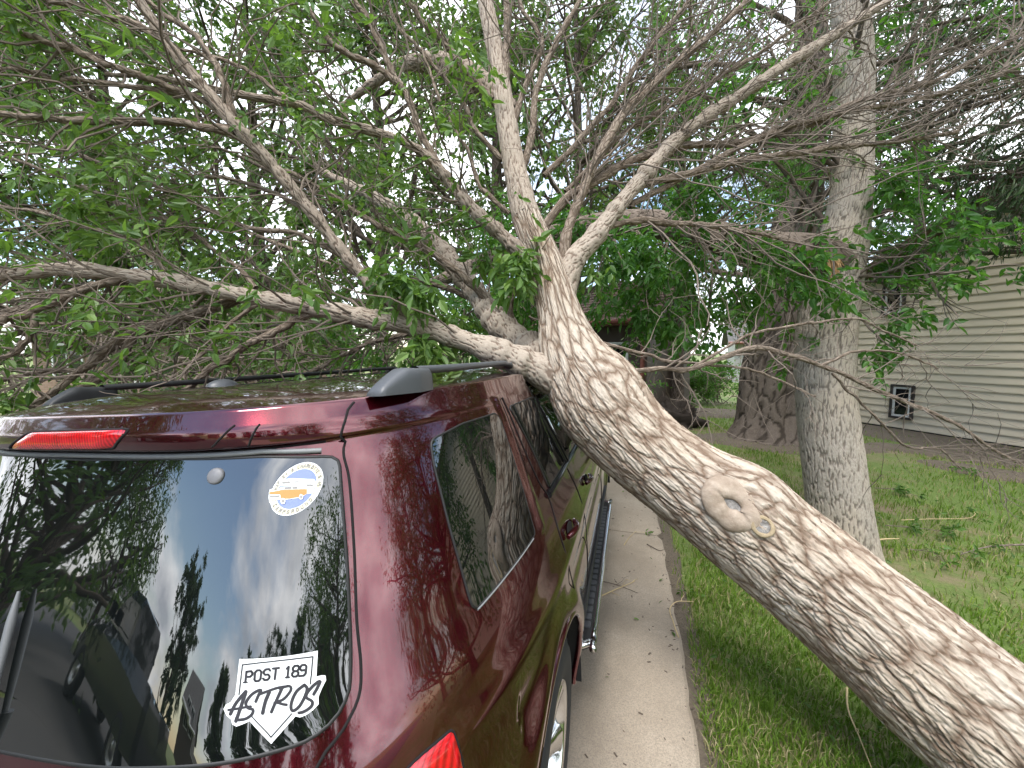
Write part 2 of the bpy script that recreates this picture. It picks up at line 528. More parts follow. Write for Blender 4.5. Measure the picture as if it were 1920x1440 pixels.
def in_bare(x, y, grow=1.0):
    r = np.zeros(x.shape, bool)
    for cx, cy, rx, ry, rot in BARE:
        dx, dy = x - cx, y - cy
        u = dx * math.cos(rot) + dy * math.sin(rot); v = -dx * math.sin(rot) + dy * math.cos(rot)
        r |= (u / rx) ** 2 + (v / ry) ** 2 < grow * (0.75 + 0.5 * vnoise(x * 5, y * 5, 8))
    return r
def grass(n=122000):
    d = 0.9 + 13.0 * RNG.random(n) ** 1.9
    a = rad(10) + (rad(87) - rad(10)) * RNG.random(n)      # bearing right of +Y... spread over the lawn in view
    a = np.where(RNG.random(n) < 0.12, rad(-3) + rad(30) * RNG.random(n), a)
    x = d * np.sin(a) * 1.05; y = d * np.cos(a) * 1.15 + 0.1
    wall = (np.c_[x, y] - WA[:2]) @ WN
    dens = fbm(x * 1.3 + 20, y * 1.3 + 20, 21, 4)
    edge = PATH_X1 - 0.01 + 0.11 * fbm(y * 3, y * 0, 4)
    keep = (x > edge) & (wall > 0.15) & ~in_bare(x, y) & (RNG.random(n) < 0.22 + 2.9 * (dens - 0.27))
    keep |= (x > edge) & in_bare(x, y) & (wall > 0.1) & (RNG.random(n) < 0.33)
    x, y, d, dens = x[keep], y[keep], d[keep], dens[keep]
    m = len(x)
    tuft = vnoise(x * 3.2, y * 3.2, 31)
    L = (0.028 + 0.045 * RNG.random(m)) * (0.65 + 0.9 * tuft)
    w = 0.0016 + 0.0011 * np.sqrt(d)
    th = 2 * math.pi * RNG.random(m)
    lean = L * (0.25 + 0.75 * RNG.random(m)); la = 2 * math.pi * RNG.random(m)
    ux, uy = np.cos(th) * w, np.sin(th) * w
    bx, by = np.cos(la) * lean, np.sin(la) * lean
    z0 = np.full(m, -0.012)
    V = np.stack([np.c_[x - ux, y - uy, z0], np.c_[x + ux, y + uy, z0],
                  np.c_[x - ux * .75 + bx * .35, y - uy * .75 + by * .35, L * .6], np.c_[x + ux * .75 + bx * .35, y + uy * .75 + by * .35, L * .6],
                  np.c_[x + bx, y + by, L * (1.0 - 0.25 * RNG.random(m))]], 1).reshape(-1, 3)
    b = np.arange(m) * 5
    F = np.vstack([np.c_[b, b + 1, b + 3], np.c_[b, b + 3, b + 2], np.c_[b + 2, b + 3, b + 4]])
    dry = RNG.random(m) < (0.22 + 0.75 * np.clip(0.52 - dens, 0, 1) * 2)
    tone = np.where(dry, 0.74 + 0.26 * RNG.random(m), 0.62 * RNG.random(m) * (0.6 + 0.7 * vnoise(x * 0.8, y * 0.8, 77)))
    o = obj('grass', npmesh('grass', V, F, M_GRASS, False, attr={'tone': np.repeat(tone, 5)}))
    tag(o, 'short green grass with dry tufts covering the lawn', 'grass', kind='stuff')
grass()

# ------------------------------------------------------------------ house with tan siding on the right
def siding_mat(name, c1, c2):
    m = mat(name, c1, 0.55); n = NT(m)
    v = n.coord('Object', (0.6, 8, 8)); a = n.noise(v, 2.0, 5); b = n.noise(n.coord('Object'), 1.3, 5)
    n.col(n.mix(n.math('MULTIPLY', n.math('ADD', a, b), 0.5), c1, c2))
    n.bump(n.noise(n.coord('Object', (4, 60, 60)), 3.0, 4), 0.08, 0.003)
    return m
M_SIDING = siding_mat('tan_vinyl_siding', (0.70, 0.60, 0.45), (0.78, 0.69, 0.54))
M_DARKTRIM = mat('dark_trim', (0.035, 0.03, 0.028), 0.6)
M_WHITE = mat('white_vinyl', (0.78, 0.78, 0.77), 0.4)
M_PANE = mat('dark_window_pane', (0.012, 0.014, 0.016), 0.04)
M_SHINGLE = mat('brown_roof_shingles', (0.13, 0.085, 0.065), 0.9)
n_ = NT(M_SHINGLE); v_ = n_.coord('Object')
n_.col(n_.mix(n_.noise(v_, 9, 5, 0.7), (0.08, 0.05, 0.04), (0.20, 0.135, 0.10))); n_.bump(n_.noise(v_, 40, 4), 0.6, 0.01)

house = empty('siding_house', (WA[0], WA[1], 0), math.atan2(WU[1], WU[0]), 'tan vinyl-sided house gable wall with two small windows behind the trees', 'house')
# local: x along the wall, -y or +y outward
OUT = 1.0 if (np.array([-math.sin(house.rotation_euler[2]), math.cos(house.rotation_euler[2])]) @ WN) > 0 else -1.0
W_LEN, EAVE = 9.6, 3.55
def gable(z):      # x-range of the wall at height z
    k = max(0.0, (z - EAVE)) / 0.55
    return k, W_LEN - k
PL = 0.165
k = 0; z = 0.035
plank_cache = {}
while z < 6.2:
    x0, x1 = gable(z + PL)
    if x1 - x0 < 0.4: break
    key = round(x0, 3)
    if key not in plank_cache:
        mb = MB()
        sec = [(-0.02, 0.0), (0.030, 0.0), (0.030, 0.018), (0.004, PL + 0.004), (-0.02, PL + 0.004)]
        V = [(x, OUT * a, b) for x in (x0, x1) for a, b in sec]
        q = np.array([(i, (i + 1) % 5, 5 + (i + 1) % 5, 5 + i) for i in range(5)])
        plank_cache[key] = npmesh('siding_plank', V, [q, np.array([[4, 3, 2, 1, 0], [5, 6, 7, 8, 9]])], M_SIDING)
    o = obj('siding_plank', plank_cache[key], house); o.location = (0, 0, z)
    z += PL
mb = MB()
mb.box((-0.02, min(-OUT * 7.0, -0.03 * OUT), -0.2), (W_LEN + 0.02, max(-OUT * 7.0, -0.03 * OUT), EAVE))
mb.prism([(-0.02, 0), (W_LEN + 0.02, 0), (W_LEN / 2, 2.55)], 0, 1, Matrix(((1, 0, 0, 0), (0, 0, -OUT * 6.9, -0.05 * OUT), (0, 1, 0, EAVE), (0, 0, 0, 1))))
mb.build('wall', M_SIDING, house)
mb = MB(); mb.box((0.0, min(0, OUT * 0.012), -0.2), (W_LEN, max(0, OUT * 0.012), 0.034)); mb.build('foundation', M_DARKTRIM, house)
mb = MB(); mb.box((-0.05, min(-.05, OUT * 0.04) if OUT > 0 else -0.04, 0.1), (0.0, 0.04 if OUT > 0 else 0.05, EAVE)); mb.build('corner_trim', M_SIDING, house)
for sgn in (0, 1):
    mb = MB()
    xe = -0.5 if sgn == 0 else W_LEN + 0.5
    V = []
    sl = 2.55 / (W_LEN / 2)
    ze = EAVE - 0.5 * sl
    for y in (OUT * 0.45, -OUT * 7.3):
        V += [(xe, y, ze), (W_LEN / 2, y, EAVE + 2.57), (W_LEN / 2, y, EAVE + 2.70), (xe, y, ze + 0.13)]
    mb.add(V, [(0, 1, 2, 3), (4, 7, 6, 5), (0, 3, 7, 4), (3, 2, 6, 7), (2, 1, 5, 6), (1, 0, 4, 5)])
    mb.build('roof', [M_SHINGLE], house)
def house_window(px0, py0, px1, py1, tall):
    (s0, z1), (s1, z0) = wall_pt(px0, py0), wall_pt(px1, py1)
    w = empty('window', ((s0), OUT * 0.045, z0)); w.parent = house
    W, Hh = s1 - s0, z1 - z0
    def frame(name, t, d0, d1, m, ins):
        mb = MB(); y0, y1 = sorted((OUT * d0, OUT * d1))
        for lo, hi in (((ins, y0, ins), (W - ins, y1, ins + t)), ((ins, y0, Hh - ins - t), (W - ins, y1, Hh - ins)), ((ins, y0, ins + t), (ins + t, y1, Hh - ins - t)), ((W - ins - t, y0, ins + t), (W - ins, y1, Hh - ins - t))):
            mb.box(lo, hi)
        o = mb.build(name, m, w)
    frame('trim', 0.05, -0.03, 0.03, M_DARKTRIM, 0.0)
    frame('sash', 0.045, -0.03, 0.012, M_WHITE, 0.052)
    mb = MB(); y0, y1 = sorted((-OUT * 0.02, OUT * 0.0)); mb.box((0.10, y0, 0.10), (W - 0.10, y1, Hh - 0.10)); mb.build('pane', M_PANE, w)
house_window(1661, 519, 1698, 590, True)
house_window(1674, 720, 1713, 788, True)
# ================================================================== foliage and twig tools
def leaf_mat(name, dark, mid, light, trans, tfac=0.35, rough=0.45):
    m = mat(name, mid, rough); n = NT(m)
    a = n.n('ShaderNodeAttribute', attribute_name='tone')
    n.col(n.ramp(a.outputs['Fac'], [(0.0, dark), (0.55, mid), (1.0, light)]))
    n.b.inputs['Specular IOR Level'].default_value = 0.4
    tr = n.n('ShaderNodeBsdfTranslucent'); ms = n.n('ShaderNodeMixShader'); ms.inputs[0].default_value = tfac
    tr.inputs['Color'].default_value = (*trans, 1)
    out = n.t.nodes['Material Output']
    n.l(n.b.outputs[0], ms.inputs[1]); n.l(tr.outputs[0], ms.inputs[2]); n.l(ms.outputs[0], out.inputs['Surface'])
    return m
M_LEAF = leaf_mat('ash_leaves', (0.034, 0.078, 0.017), (0.088, 0.172, 0.036), (0.205, 0.31, 0.085), (0.19, 0.35, 0.04), 0.36)
M_LEAF_BG = leaf_mat('tree_leaves', (0.028, 0.065, 0.016), (0.066, 0.132, 0.030), (0.14, 0.22, 0.058), (0.15, 0.27, 0.033), 0.36)
M_LEAF_DARK = leaf_mat('willow_leaves', (0.020, 0.045, 0.016), (0.045, 0.085, 0.03), (0.10, 0.15, 0.06), (0.08, 0.15, 0.03), 0.25)
M_LEAF_MAPLE = leaf_mat('broad_leaves', (0.03, 0.09, 0.018), (0.06, 0.16, 0.03), (0.15, 0.28, 0.05), (0.15, 0.38, 0.03), 0.4)

def norm(v): return v / (np.linalg.norm(v, axis=-1, keepdims=True) + 1e-12)

def rand_perp(t, rng):
    r = rng.normal(size=t.shape); r -= t * (r * t).sum(-1, keepdims=True); return norm(r)

def leaf_arrays(P, D, L, rng, W=0.42, droop=0.0, fold=0.25):
    """one folded pointed-oval leaf per row; P base, D direction, L length"""
    n = len(P)
    D = norm(D + np.array([0, 0, -1.0]) * droop)
    side = rand_perp(D, rng); up = np.cross(side, D)
    flip = np.where(up[:, 2:3] < 0, -1.0, 1.0); up = up * flip      # upper face looks up
    L = L[:, None]; w = L * W * 0.5
    c = up * L * 0.10
    pts = [P,
           P + D * L * .28 - side * w * 0.85 + up * w * fold,
           P + D * L * .62 - side * w * 0.72 + up * w * fold - c * .2,
           P + D * L - c,
           P + D * L * .62 + side * w * 0.72 + up * w * fold - c * .2,
           P + D * L * .28 + side * w * 0.85 + up * w * fold]
    V = np.stack(pts, 1).reshape(-1, 3)
    b = np.arange(n) * 6
    return V, np.vstack([np.c_[b, b + 1, b + 2, b + 3], np.c_[b, b + 3, b + 4, b + 5]])

def sprays(P, D, rng, leaflet=0.085, pairs=3, W=0.46, droop=0.35):
    """compound leaves: rachis from P along D, paired leaflets and a terminal one"""
    n = len(P)
    D = norm(D + np.array([0, 0, -1.0]) * droop)
    side = rand_perp(D, rng)
    side[:, 2] *= 0.35; side = norm(side - D * (side * D).sum(-1, keepdims=True))
    Ps, Ds, Ls = [], [], []
    size = leaflet * (0.65 + 0.6 * rng.random(n))
    for k in range(pairs):
        f = 0.9 + k * 0.62
        b = P + D * (size * f * 0.62)[:, None] + np.array([0, 0, -0.006]) * (k + 1) ** 1.6
        for s in (-1, 1):
            keep = rng.random(n) < 0.93
            Ps.append(b[keep]); Ds.append((D * 0.55 + side * s * 0.85 + rng.normal(0, .16, (n, 3)))[keep]); Ls.append((size * (0.85 + 0.2 * rng.random(n)))[keep])
    b = P + D * (size * (0.9 + pairs * 0.62) * 0.62)[:, None] + np.array([0, 0, -0.006]) * (pairs + 1) ** 1.6
    Ps.append(b); Ds.append(D + rng.normal(0, .12, (n, 3))); Ls.append(size * 1.1)
    Ps, Ds, Ls = np.vstack(Ps), np.vstack(Ds), np.concatenate(Ls)
    V, F = leaf_arrays(Ps, Ds, Ls, rng, W, droop=0.25)
    return V, F

def batch_tubes(P, R, n=4):
    """P (m,K,3), R (m,K) -> one vertex/face set"""
    m, K, _ = P.shape
    T = np.gradient(P, axis=1); T = norm(T)
    a = np.where(np.abs(T[..., 2:3]) < 0.85, np.array([0, 0, 1.0]), np.array([1.0, 0, 0]))
    N = norm(np.cross(T, a)); B = np.cross(T, N)
    ang = np.linspace(0, 2 * math.pi, n, endpoint=False)
    V = P[:, :, None] + R[:, :, None, None] * (np.cos(ang)[:, None] * N[:, :, None] + np.sin(ang)[:, None] * B[:, :, None])
    base = (np.arange(m) * K * n)[:, None, None]
    i = (np.arange(K - 1) * n)[None, :, None]; k = np.arange(n)[None, None]; k2 = (k + 1) % n
    F = np.stack([base + i + k, base + i + k2, base + i + n + k2, base + i + n + k], -1).reshape(-1, 4)
    return V.reshape(-1, 3), F

def grow(P0, T0, length, r0, rng, K=6, ang=(25, 60), wander=0.18, trop=(0, 0, 0)):
    n = len(P0)
    th = np.radians(rng.uniform(*ang, n))[:, None]
    d = norm(T0 * np.cos(th) + rand_perp(T0, rng) * np.sin(th))
    seg = (length / (K - 1))[:, None]
    pts = [P0]; p = P0
    tv = np.array(trop, float)
    for k in range(K - 1):
        d = norm(d + rng.normal(0, wander, (n, 3)) + tv)
        p = p + d * seg; pts.append(p)
    P = np.stack(pts, 1)
    R = r0[:, None] * np.linspace(1, 0.35, K)[None]
    return P, R

def pick(P, rng, n, lo=0.25, hi=1.0):
    """n random stations on polylines P (m,K,3): points and tangents"""
    m, K, _ = P.shape
    i = rng.integers(0, m, n); f = rng.uniform(lo, hi, n) * (K - 1)
    k = np.minimum(f.astype(int), K - 2); t = (f - k)[:, None]
    a = P[i, k]; b = P[i, k + 1]
    return a + (b - a) * t, norm(b - a)

class Acc:
    def __init__(s): s.V = []; s.F = []; s.n = 0
    def add(s, V, F):
        s.V.append(V); s.F.append(F + s.n); s.n += len(V)
    def mesh(s, name, m, rng=None, per=6, smooth=False, tone=None):
        V = np.vstack(s.V); F = np.vstack(s.F)
        attr = None
        if rng is not None:
            c = V[::per] if per else V
            t = np.clip(0.52 + 0.20 * rng.normal(size=len(V) // per) + 0.55 * (vnoise(V[::per, 0] * 2.3 + 40, V[::per, 2] * 2.3 + V[::per, 1] * 1.7 + 40, 5) - 0.5), 0, 1)
            attr = {'tone': np.repeat(t, per)}
        return npmesh(name, V, F, m, smooth, attr=attr)

# ================================================================== fallen tree
M_BARK = bark_mat('fallen_tree_bark', (0.56, 0.48, 0.39), (0.43, 0.345, 0.265), (0.17, 0.115, 0.08), 21, 6.0, 0.9, 0.010, (0.50, 0.45, 0.39))
M_BARK_BP = bark_mat('limb_bark', (0.42, 0.36, 0.295), (0.31, 0.252, 0.20), (0.17, 0.125, 0.095), 60, 24, 0.6, 0.005, None, True)
M_BARK_BD = bark_mat('upper_limb_bark', (0.34, 0.285, 0.23), (0.235, 0.185, 0.145), (0.12, 0.088, 0.066), 60, 24, 0.6, 0.005, None, True)
M_BARK_B = bark_mat('branch_bark', (0.33, 0.27, 0.215), (0.225, 0.175, 0.135), (0.13, 0.095, 0.07), 48, 17, 0.8, 0.006)
M_TWIG = bark_mat('twig_bark', (0.27, 0.225, 0.185), (0.17, 0.135, 0.108), (0.10, 0.075, 0.058), 60, 20, 0.3, 0.002)
M_CALLUS = mat('callus_wood', (0.50, 0.37, 0.28), 0.75)
n_ = NT(M_CALLUS); v_ = n_.coord('Object')
n_.col(n_.mix(n_.ramp(n_.noise(v_, 16, 6, 0.65), [(0.35, (0, 0, 0)), (0.7, (1, 1, 1))]), (0.27, 0.205, 0.15), (0.45, 0.37, 0.295)))
n_.bump(n_.noise(v_, 45, 6, .7), 0.7, 0.006)
M_GREYWOOD = mat('weathered_cut_wood', (0.25, 0.23, 0.21), 0.9)
n_ = NT(M_GREYWOOD); v_ = n_.coord('Object')
n_.col(n_.mix(n_.ramp(n_.noise(v_, 34, 6, 0.7), [(0.35, (0, 0, 0)), (0.68, (1, 1, 1))]), (0.12, 0.11, 0.10), (0.40, 0.375, 0.35)))
n_.bump(n_.noise(v_, 60, 5), 0.8, 0.006)
M_ORANGEWOOD = mat('fresh_wood', (0.52, 0.30, 0.12), 0.8)
n_ = NT(M_ORANGEWOOD); v_ = n_.coord('Object', (1, 1, 0.25))
n_.col(n_.mix(n_.noise(v_, 30, 6, 0.7), (0.34, 0.17, 0.06), (0.66, 0.44, 0.22))); n_.bump(n_.noise(v_, 60, 5), 0.8, 0.01)

def T4(px, py, d, w): return [*at(px, py, d), w * d / F_PX / 2]
TR = [T4(1810, 1325, 1.45, 257), T4(1600, 1145, 1.58, 216), T4(1500, 1062, 1.66, 205), T4(1378, 966, 1.76, 186),
      T4(1280, 900, 1.83, 160), T4(1187, 826, 1.90, 160), T4(1122, 752, 1.97, 168), T4(1072, 665, 2.03, 124), T4(1048, 585, 2.08, 82),
      T4(1020, 490, 2.15, 66), T4(985, 400, 2.24, 53), T4(962, 300, 2.36, 41), T4(946, 200, 2.48, 37), T4(930, 100, 2.62, 33), T4(905, -20, 2.8, 27), T4(880, -160, 3.0, 20), T4(860, -300, 3.2, 10)]
d0 = np.array(TR[0][:3]) - np.array(TR[1][:3]); d0 /= np.linalg.norm(d0)
base0 = np.array(TR[0][:3]) + d0 * 0.55; base1 = np.array(TR[0][:3]) + d0 * 1.05
TR = [[*base1, 0.30], [*base0, 0.275]] + TR
TRUNK_AX = catmull(TR, 0.0075)

cut_i = int(np.argmin(np.linalg.norm(TRUNK_AX[:, :3] - at(985, 400, 2.24), axis=1)))
TRUNK_LOW = TRUNK_AX[:cut_i]
TRUNK_TOP = TRUNK_AX[cut_i - 4::3]
fallen = empty('fallen_tree', (float(base1[0]), float(base1[1]), 0.0), 0, 'fallen tree with thick grey-brown trunk lying across the roof of the maroon vehicle', 'tree')
def tree_obj(name, me, parent=None, **k):
    """meshes are in world coordinates; keep them there under the tree's base"""
    p = parent or fallen
    o = bpy.data.objects.new(name, me); S.collection.objects.link(o); o.parent = p
    o.matrix_parent_inverse = Matrix.Translation(-Vector(fallen.location)) if p is fallen else Matrix.Identity(4)
    return tag(o, **k) if k else o

def bark_relief(u, v, circ, amp, cell_u=0.022, cell_v=0.14, seed=1):
    """height of bark plates: u metres around, v metres along"""
    wr = max(3, int(round(circ / cell_u)))
    uu = u / circ * wr
    k = 0.026 / cell_u
    wob = (fbm(u * 8 * k + 30, v * 7 * k, seed) - 0.5) * 1.7 + (fbm(u * 45 * k, v * 22 * k, seed + 2) - 0.5) * 1.0
    f1, f2, cid = worley(uu + wob, v / cell_v + wob * 0.5, seed, wr)
    e = np.clip((f2 - f1 - 0.035) / 0.17, 0, 1)
    plate = e * e * (3 - 2 * e)
    f1b, f2b, cidb = worley(uu * 1.7 + wob * 1.3, v / cell_v * 3.4 + wob, seed + 5, None)
    e2 = np.clip((f2b - f1b) / 0.22, 0, 1)
    fine = fbm(u * 120 * k, v * 70 * k, seed + 9, 3)
    dome = np.clip(1 - f1 * 0.8, 0, 1)
    h = plate * (0.55 + 0.30 * cid + 0.25 * dome) * (0.72 + 0.28 * e2) + 0.42 * (fine - 0.5) * (0.3 + plate)
    return amp * (h - 0.75), np.clip(plate * (0.65 + 0.35 * e2), 0, 1)

def big_stem(ax, nseg, amp, seed, bumps=(), material=None, name='trunk', cell=(0.022, 0.14), flutes=0.0, caps=True):
    P = ax[:, :3]; R = ax[:, 3]
    T, N, B = frames(P)
    s = np.concatenate([[0], np.cumsum(np.linalg.norm(np.diff(P, axis=0), axis=1))])
    a = np.linspace(0, 2 * math.pi, nseg + 1)
    circ = 2 * math.pi * R.mean()
    U = (a[None] / (2 * math.pi)) * circ * np.ones((len(P), 1)); Vv = s[:, None] * np.ones((1, nseg + 1))
    amp_r = amp * np.clip(R / R.max(), 0.25, 1)[:, None]
    rel, plate = bark_relief(np.mod(U, circ * (1 - 1e-9)), Vv, circ, 1.0, cell[0], cell[1], seed)
    rel[:, -1] = rel[:, 0]; plate[:, -1] = plate[:, 0]
    lump = (fbm(np.cos(a)[None] * 1.2 + 7 + 0 * Vv, Vv * 2.0 + np.sin(a)[None] * 1.2 + 7, seed + 3) - 0.5) * 0.09
    rr = R[:, None] * (1 + lump) + rel * amp_r
    if flutes:
        fl = np.abs(np.sin(a * 3.5 + 1.0 + 0.4 * np.sin(a * 2)))[None] ** 0.7
        rr = rr * (1 + flutes * (fl - 0.6) * np.linspace(1, 0.25, len(P))[:, None])
    C = P[:, None] + rr[..., None] * (np.cos(a)[None, :, None] * N[:, None] + np.sin(a)[None, :, None] * B[:, None])
    for c, h, w in bumps:                  # swellings: push out around a surface point
        d2 = ((C - np.asarray(c)) ** 2).sum(-1)
        rdir = norm(C - P[:, None])
        C = C + rdir * (h * np.exp(-d2 / (2 * w * w)))[..., None]
    k = nseg + 1
    i = (np.arange(len(P) - 1)[:, None] * k + np.arange(nseg)[None]).ravel()
    F = np.c_[i, i + 1, i + k + 1, i + k]
    me = npmesh(name, C.reshape(-1, 3), F, material, True, uv=np.stack([U, Vv], -1).reshape(-1, 2), attr={'plate': plate.reshape(-1)})
    return me, (P, R, T, N, B)

# find where the pruning scar sits on the trunk surface
def on_trunk(px, py, sink=0.0):
    o = np.array([0, 0, CAM_H]); v = norm(at(px, py, 1.0) - o)
    ts = np.linspace(0.8, 4.0, 1600)
    Q = o + v * ts[:, None]
    d = np.linalg.norm(Q[:, None, :] - TRUNK_AX[None, ::12, :3], axis=-1) - TRUNK_AX[None, ::12, 3]
    k = np.argmax(d.min(1) < 0)
    q = Q[k]; j = np.argmin(np.linalg.norm(TRUNK_AX[:, :3] - q, axis=1))
    nrm = norm(q - TRUNK_AX[j, :3]); tan = norm(TRUNK_AX[min(j + 3, len(TRUNK_AX) - 1), :3] - TRUNK_AX[max(j - 3, 0), :3])
    nrm = norm(nrm - tan * (nrm @ tan))
    return q - nrm * sink, nrm, tan
SC, SN, ST = on_trunk(1368, 945)
SC2, SN2, ST2 = on_trunk(1424, 985)
SC3, _, _ = on_trunk(1290, 1035)
trunk_me, TRF = big_stem(TRUNK_LOW, 430, 0.0135, 4, [(SC, 0.030, 0.15), (SC, -0.075, 0.032), (SC3, 0.02, 0.06), (at(1440, 905, 1.6), 0.03, 0.10), (at(1150, 700, 1.9), 0.03, 0.08)], M_BARK, 'trunk', (0.0175, 0.12))
tree_obj('trunk', trunk_me)
lead_me, _ = big_stem(TRUNK_TOP, 90, 0.010, 5, (), M_BARK_BP, 'leader', (0.016, 0.12))
tree_obj('leader', lead_me)

def scar(c, nrm, tan, a, b, tube, name, wood, rim_m, lift, tilt=0.0, flat=0.55):
    """callus ring around an old pruning cut"""
    s = np.cross(nrm, tan)
    ca, sa = math.cos(tilt), math.sin(tilt)
    tt, ss = tan * ca + s * sa, -tan * sa + s * ca
    n, m = 64, 14
    th = np.linspace(0, 2 * math.pi, n, endpoint=False); ph = np.linspace(0, 2 * math.pi, m, endpoint=False)
    tb = tube * (0.82 + 0.34 * vnoise(np.cos(th) * 2.0 + 5, np.sin(th) * 2.0 + 5, 3))
    V = []
    for i in range(n):
        rd = tt * math.cos(th[i]) * a + ss * math.sin(th[i]) * b
        out = norm(tt * math.cos(th[i]) / a + ss * math.sin(th[i]) / b)
        for p in ph:
            V.append(c + nrm * lift + rd + out * math.cos(p) * tb[i] * 1.0 + nrm * math.sin(p) * tb[i] * flat * (0.8 + 0.5 * float(vnoise(np.array([th[i] * 3.0]), np.array([p * 1.5]), 8)[0])) - nrm * (2.0 * ((rd + out * math.cos(p) * tb[i]) @ s) ** 2))
    i = np.arange(n)[:, None] * m; k = np.arange(m)[None]; i2 = ((np.arange(n) + 1) % n)[:, None] * m
    F = np.stack([i + k, i2 + k, i2 + (k + 1) % m, i + (k + 1) % m], -1).reshape(-1, 4)
    ring = tree_obj(name, npmesh(name, V, F, rim_m, True))
    n2 = 40; th = np.linspace(0, 2 * math.pi, n2, endpoint=False)
    W = [c + nrm * (lift - tube * 0.10)]
    for r in (0.5, 1.0):
        for q in th:
            W.append(c + (tt * math.cos(q) * a + ss * math.sin(q) * b) * r * 0.85 + nrm * (lift - tube * 0.10 - 0.004 * r + 0.005 * random.random()))
    F3 = [(0, 1 + q, 1 + (q + 1) % n2) for q in range(n2)]
    F4 = [(1 + q, 1 + n2 + q, 1 + n2 + (q + 1) % n2, 1 + (q + 1) % n2) for q in range(n2)]
    o = bpy.data.objects.new('cut_wood', npmesh('cut_wood', W, [np.array(F3), np.array(F4)], wood, True)); S.collection.objects.link(o)
    o.parent = ring
    return ring
scar(SC, SN, ST, 0.080, 0.054, 0.042, 'pruning_scar', M_GREYWOOD, M_CALLUS, 0.030, -0.12, 0.40)['label'] = 'pale swollen oval callus around a grey pruning cut'
M_RIM2 = mat('ochre_bark_rim', (0.46, 0.36, 0.20), 0.85)
n_ = NT(M_RIM2); n_.col(n_.mix(n_.noise(n_.coord('Object'), 70, 5, .7), (0.24, 0.18, 0.11), (0.44, 0.35, 0.22))); n_.bump(n_.noise(n_.coord('Object'), 120, 4), .6, .004)
scar(SC2, SN2, ST2, 0.036, 0.032, 0.008, 'branch_stub', M_GREYWOOD, M_RIM2, 0.034)['label'] = 'round cut stub with an ochre rim'

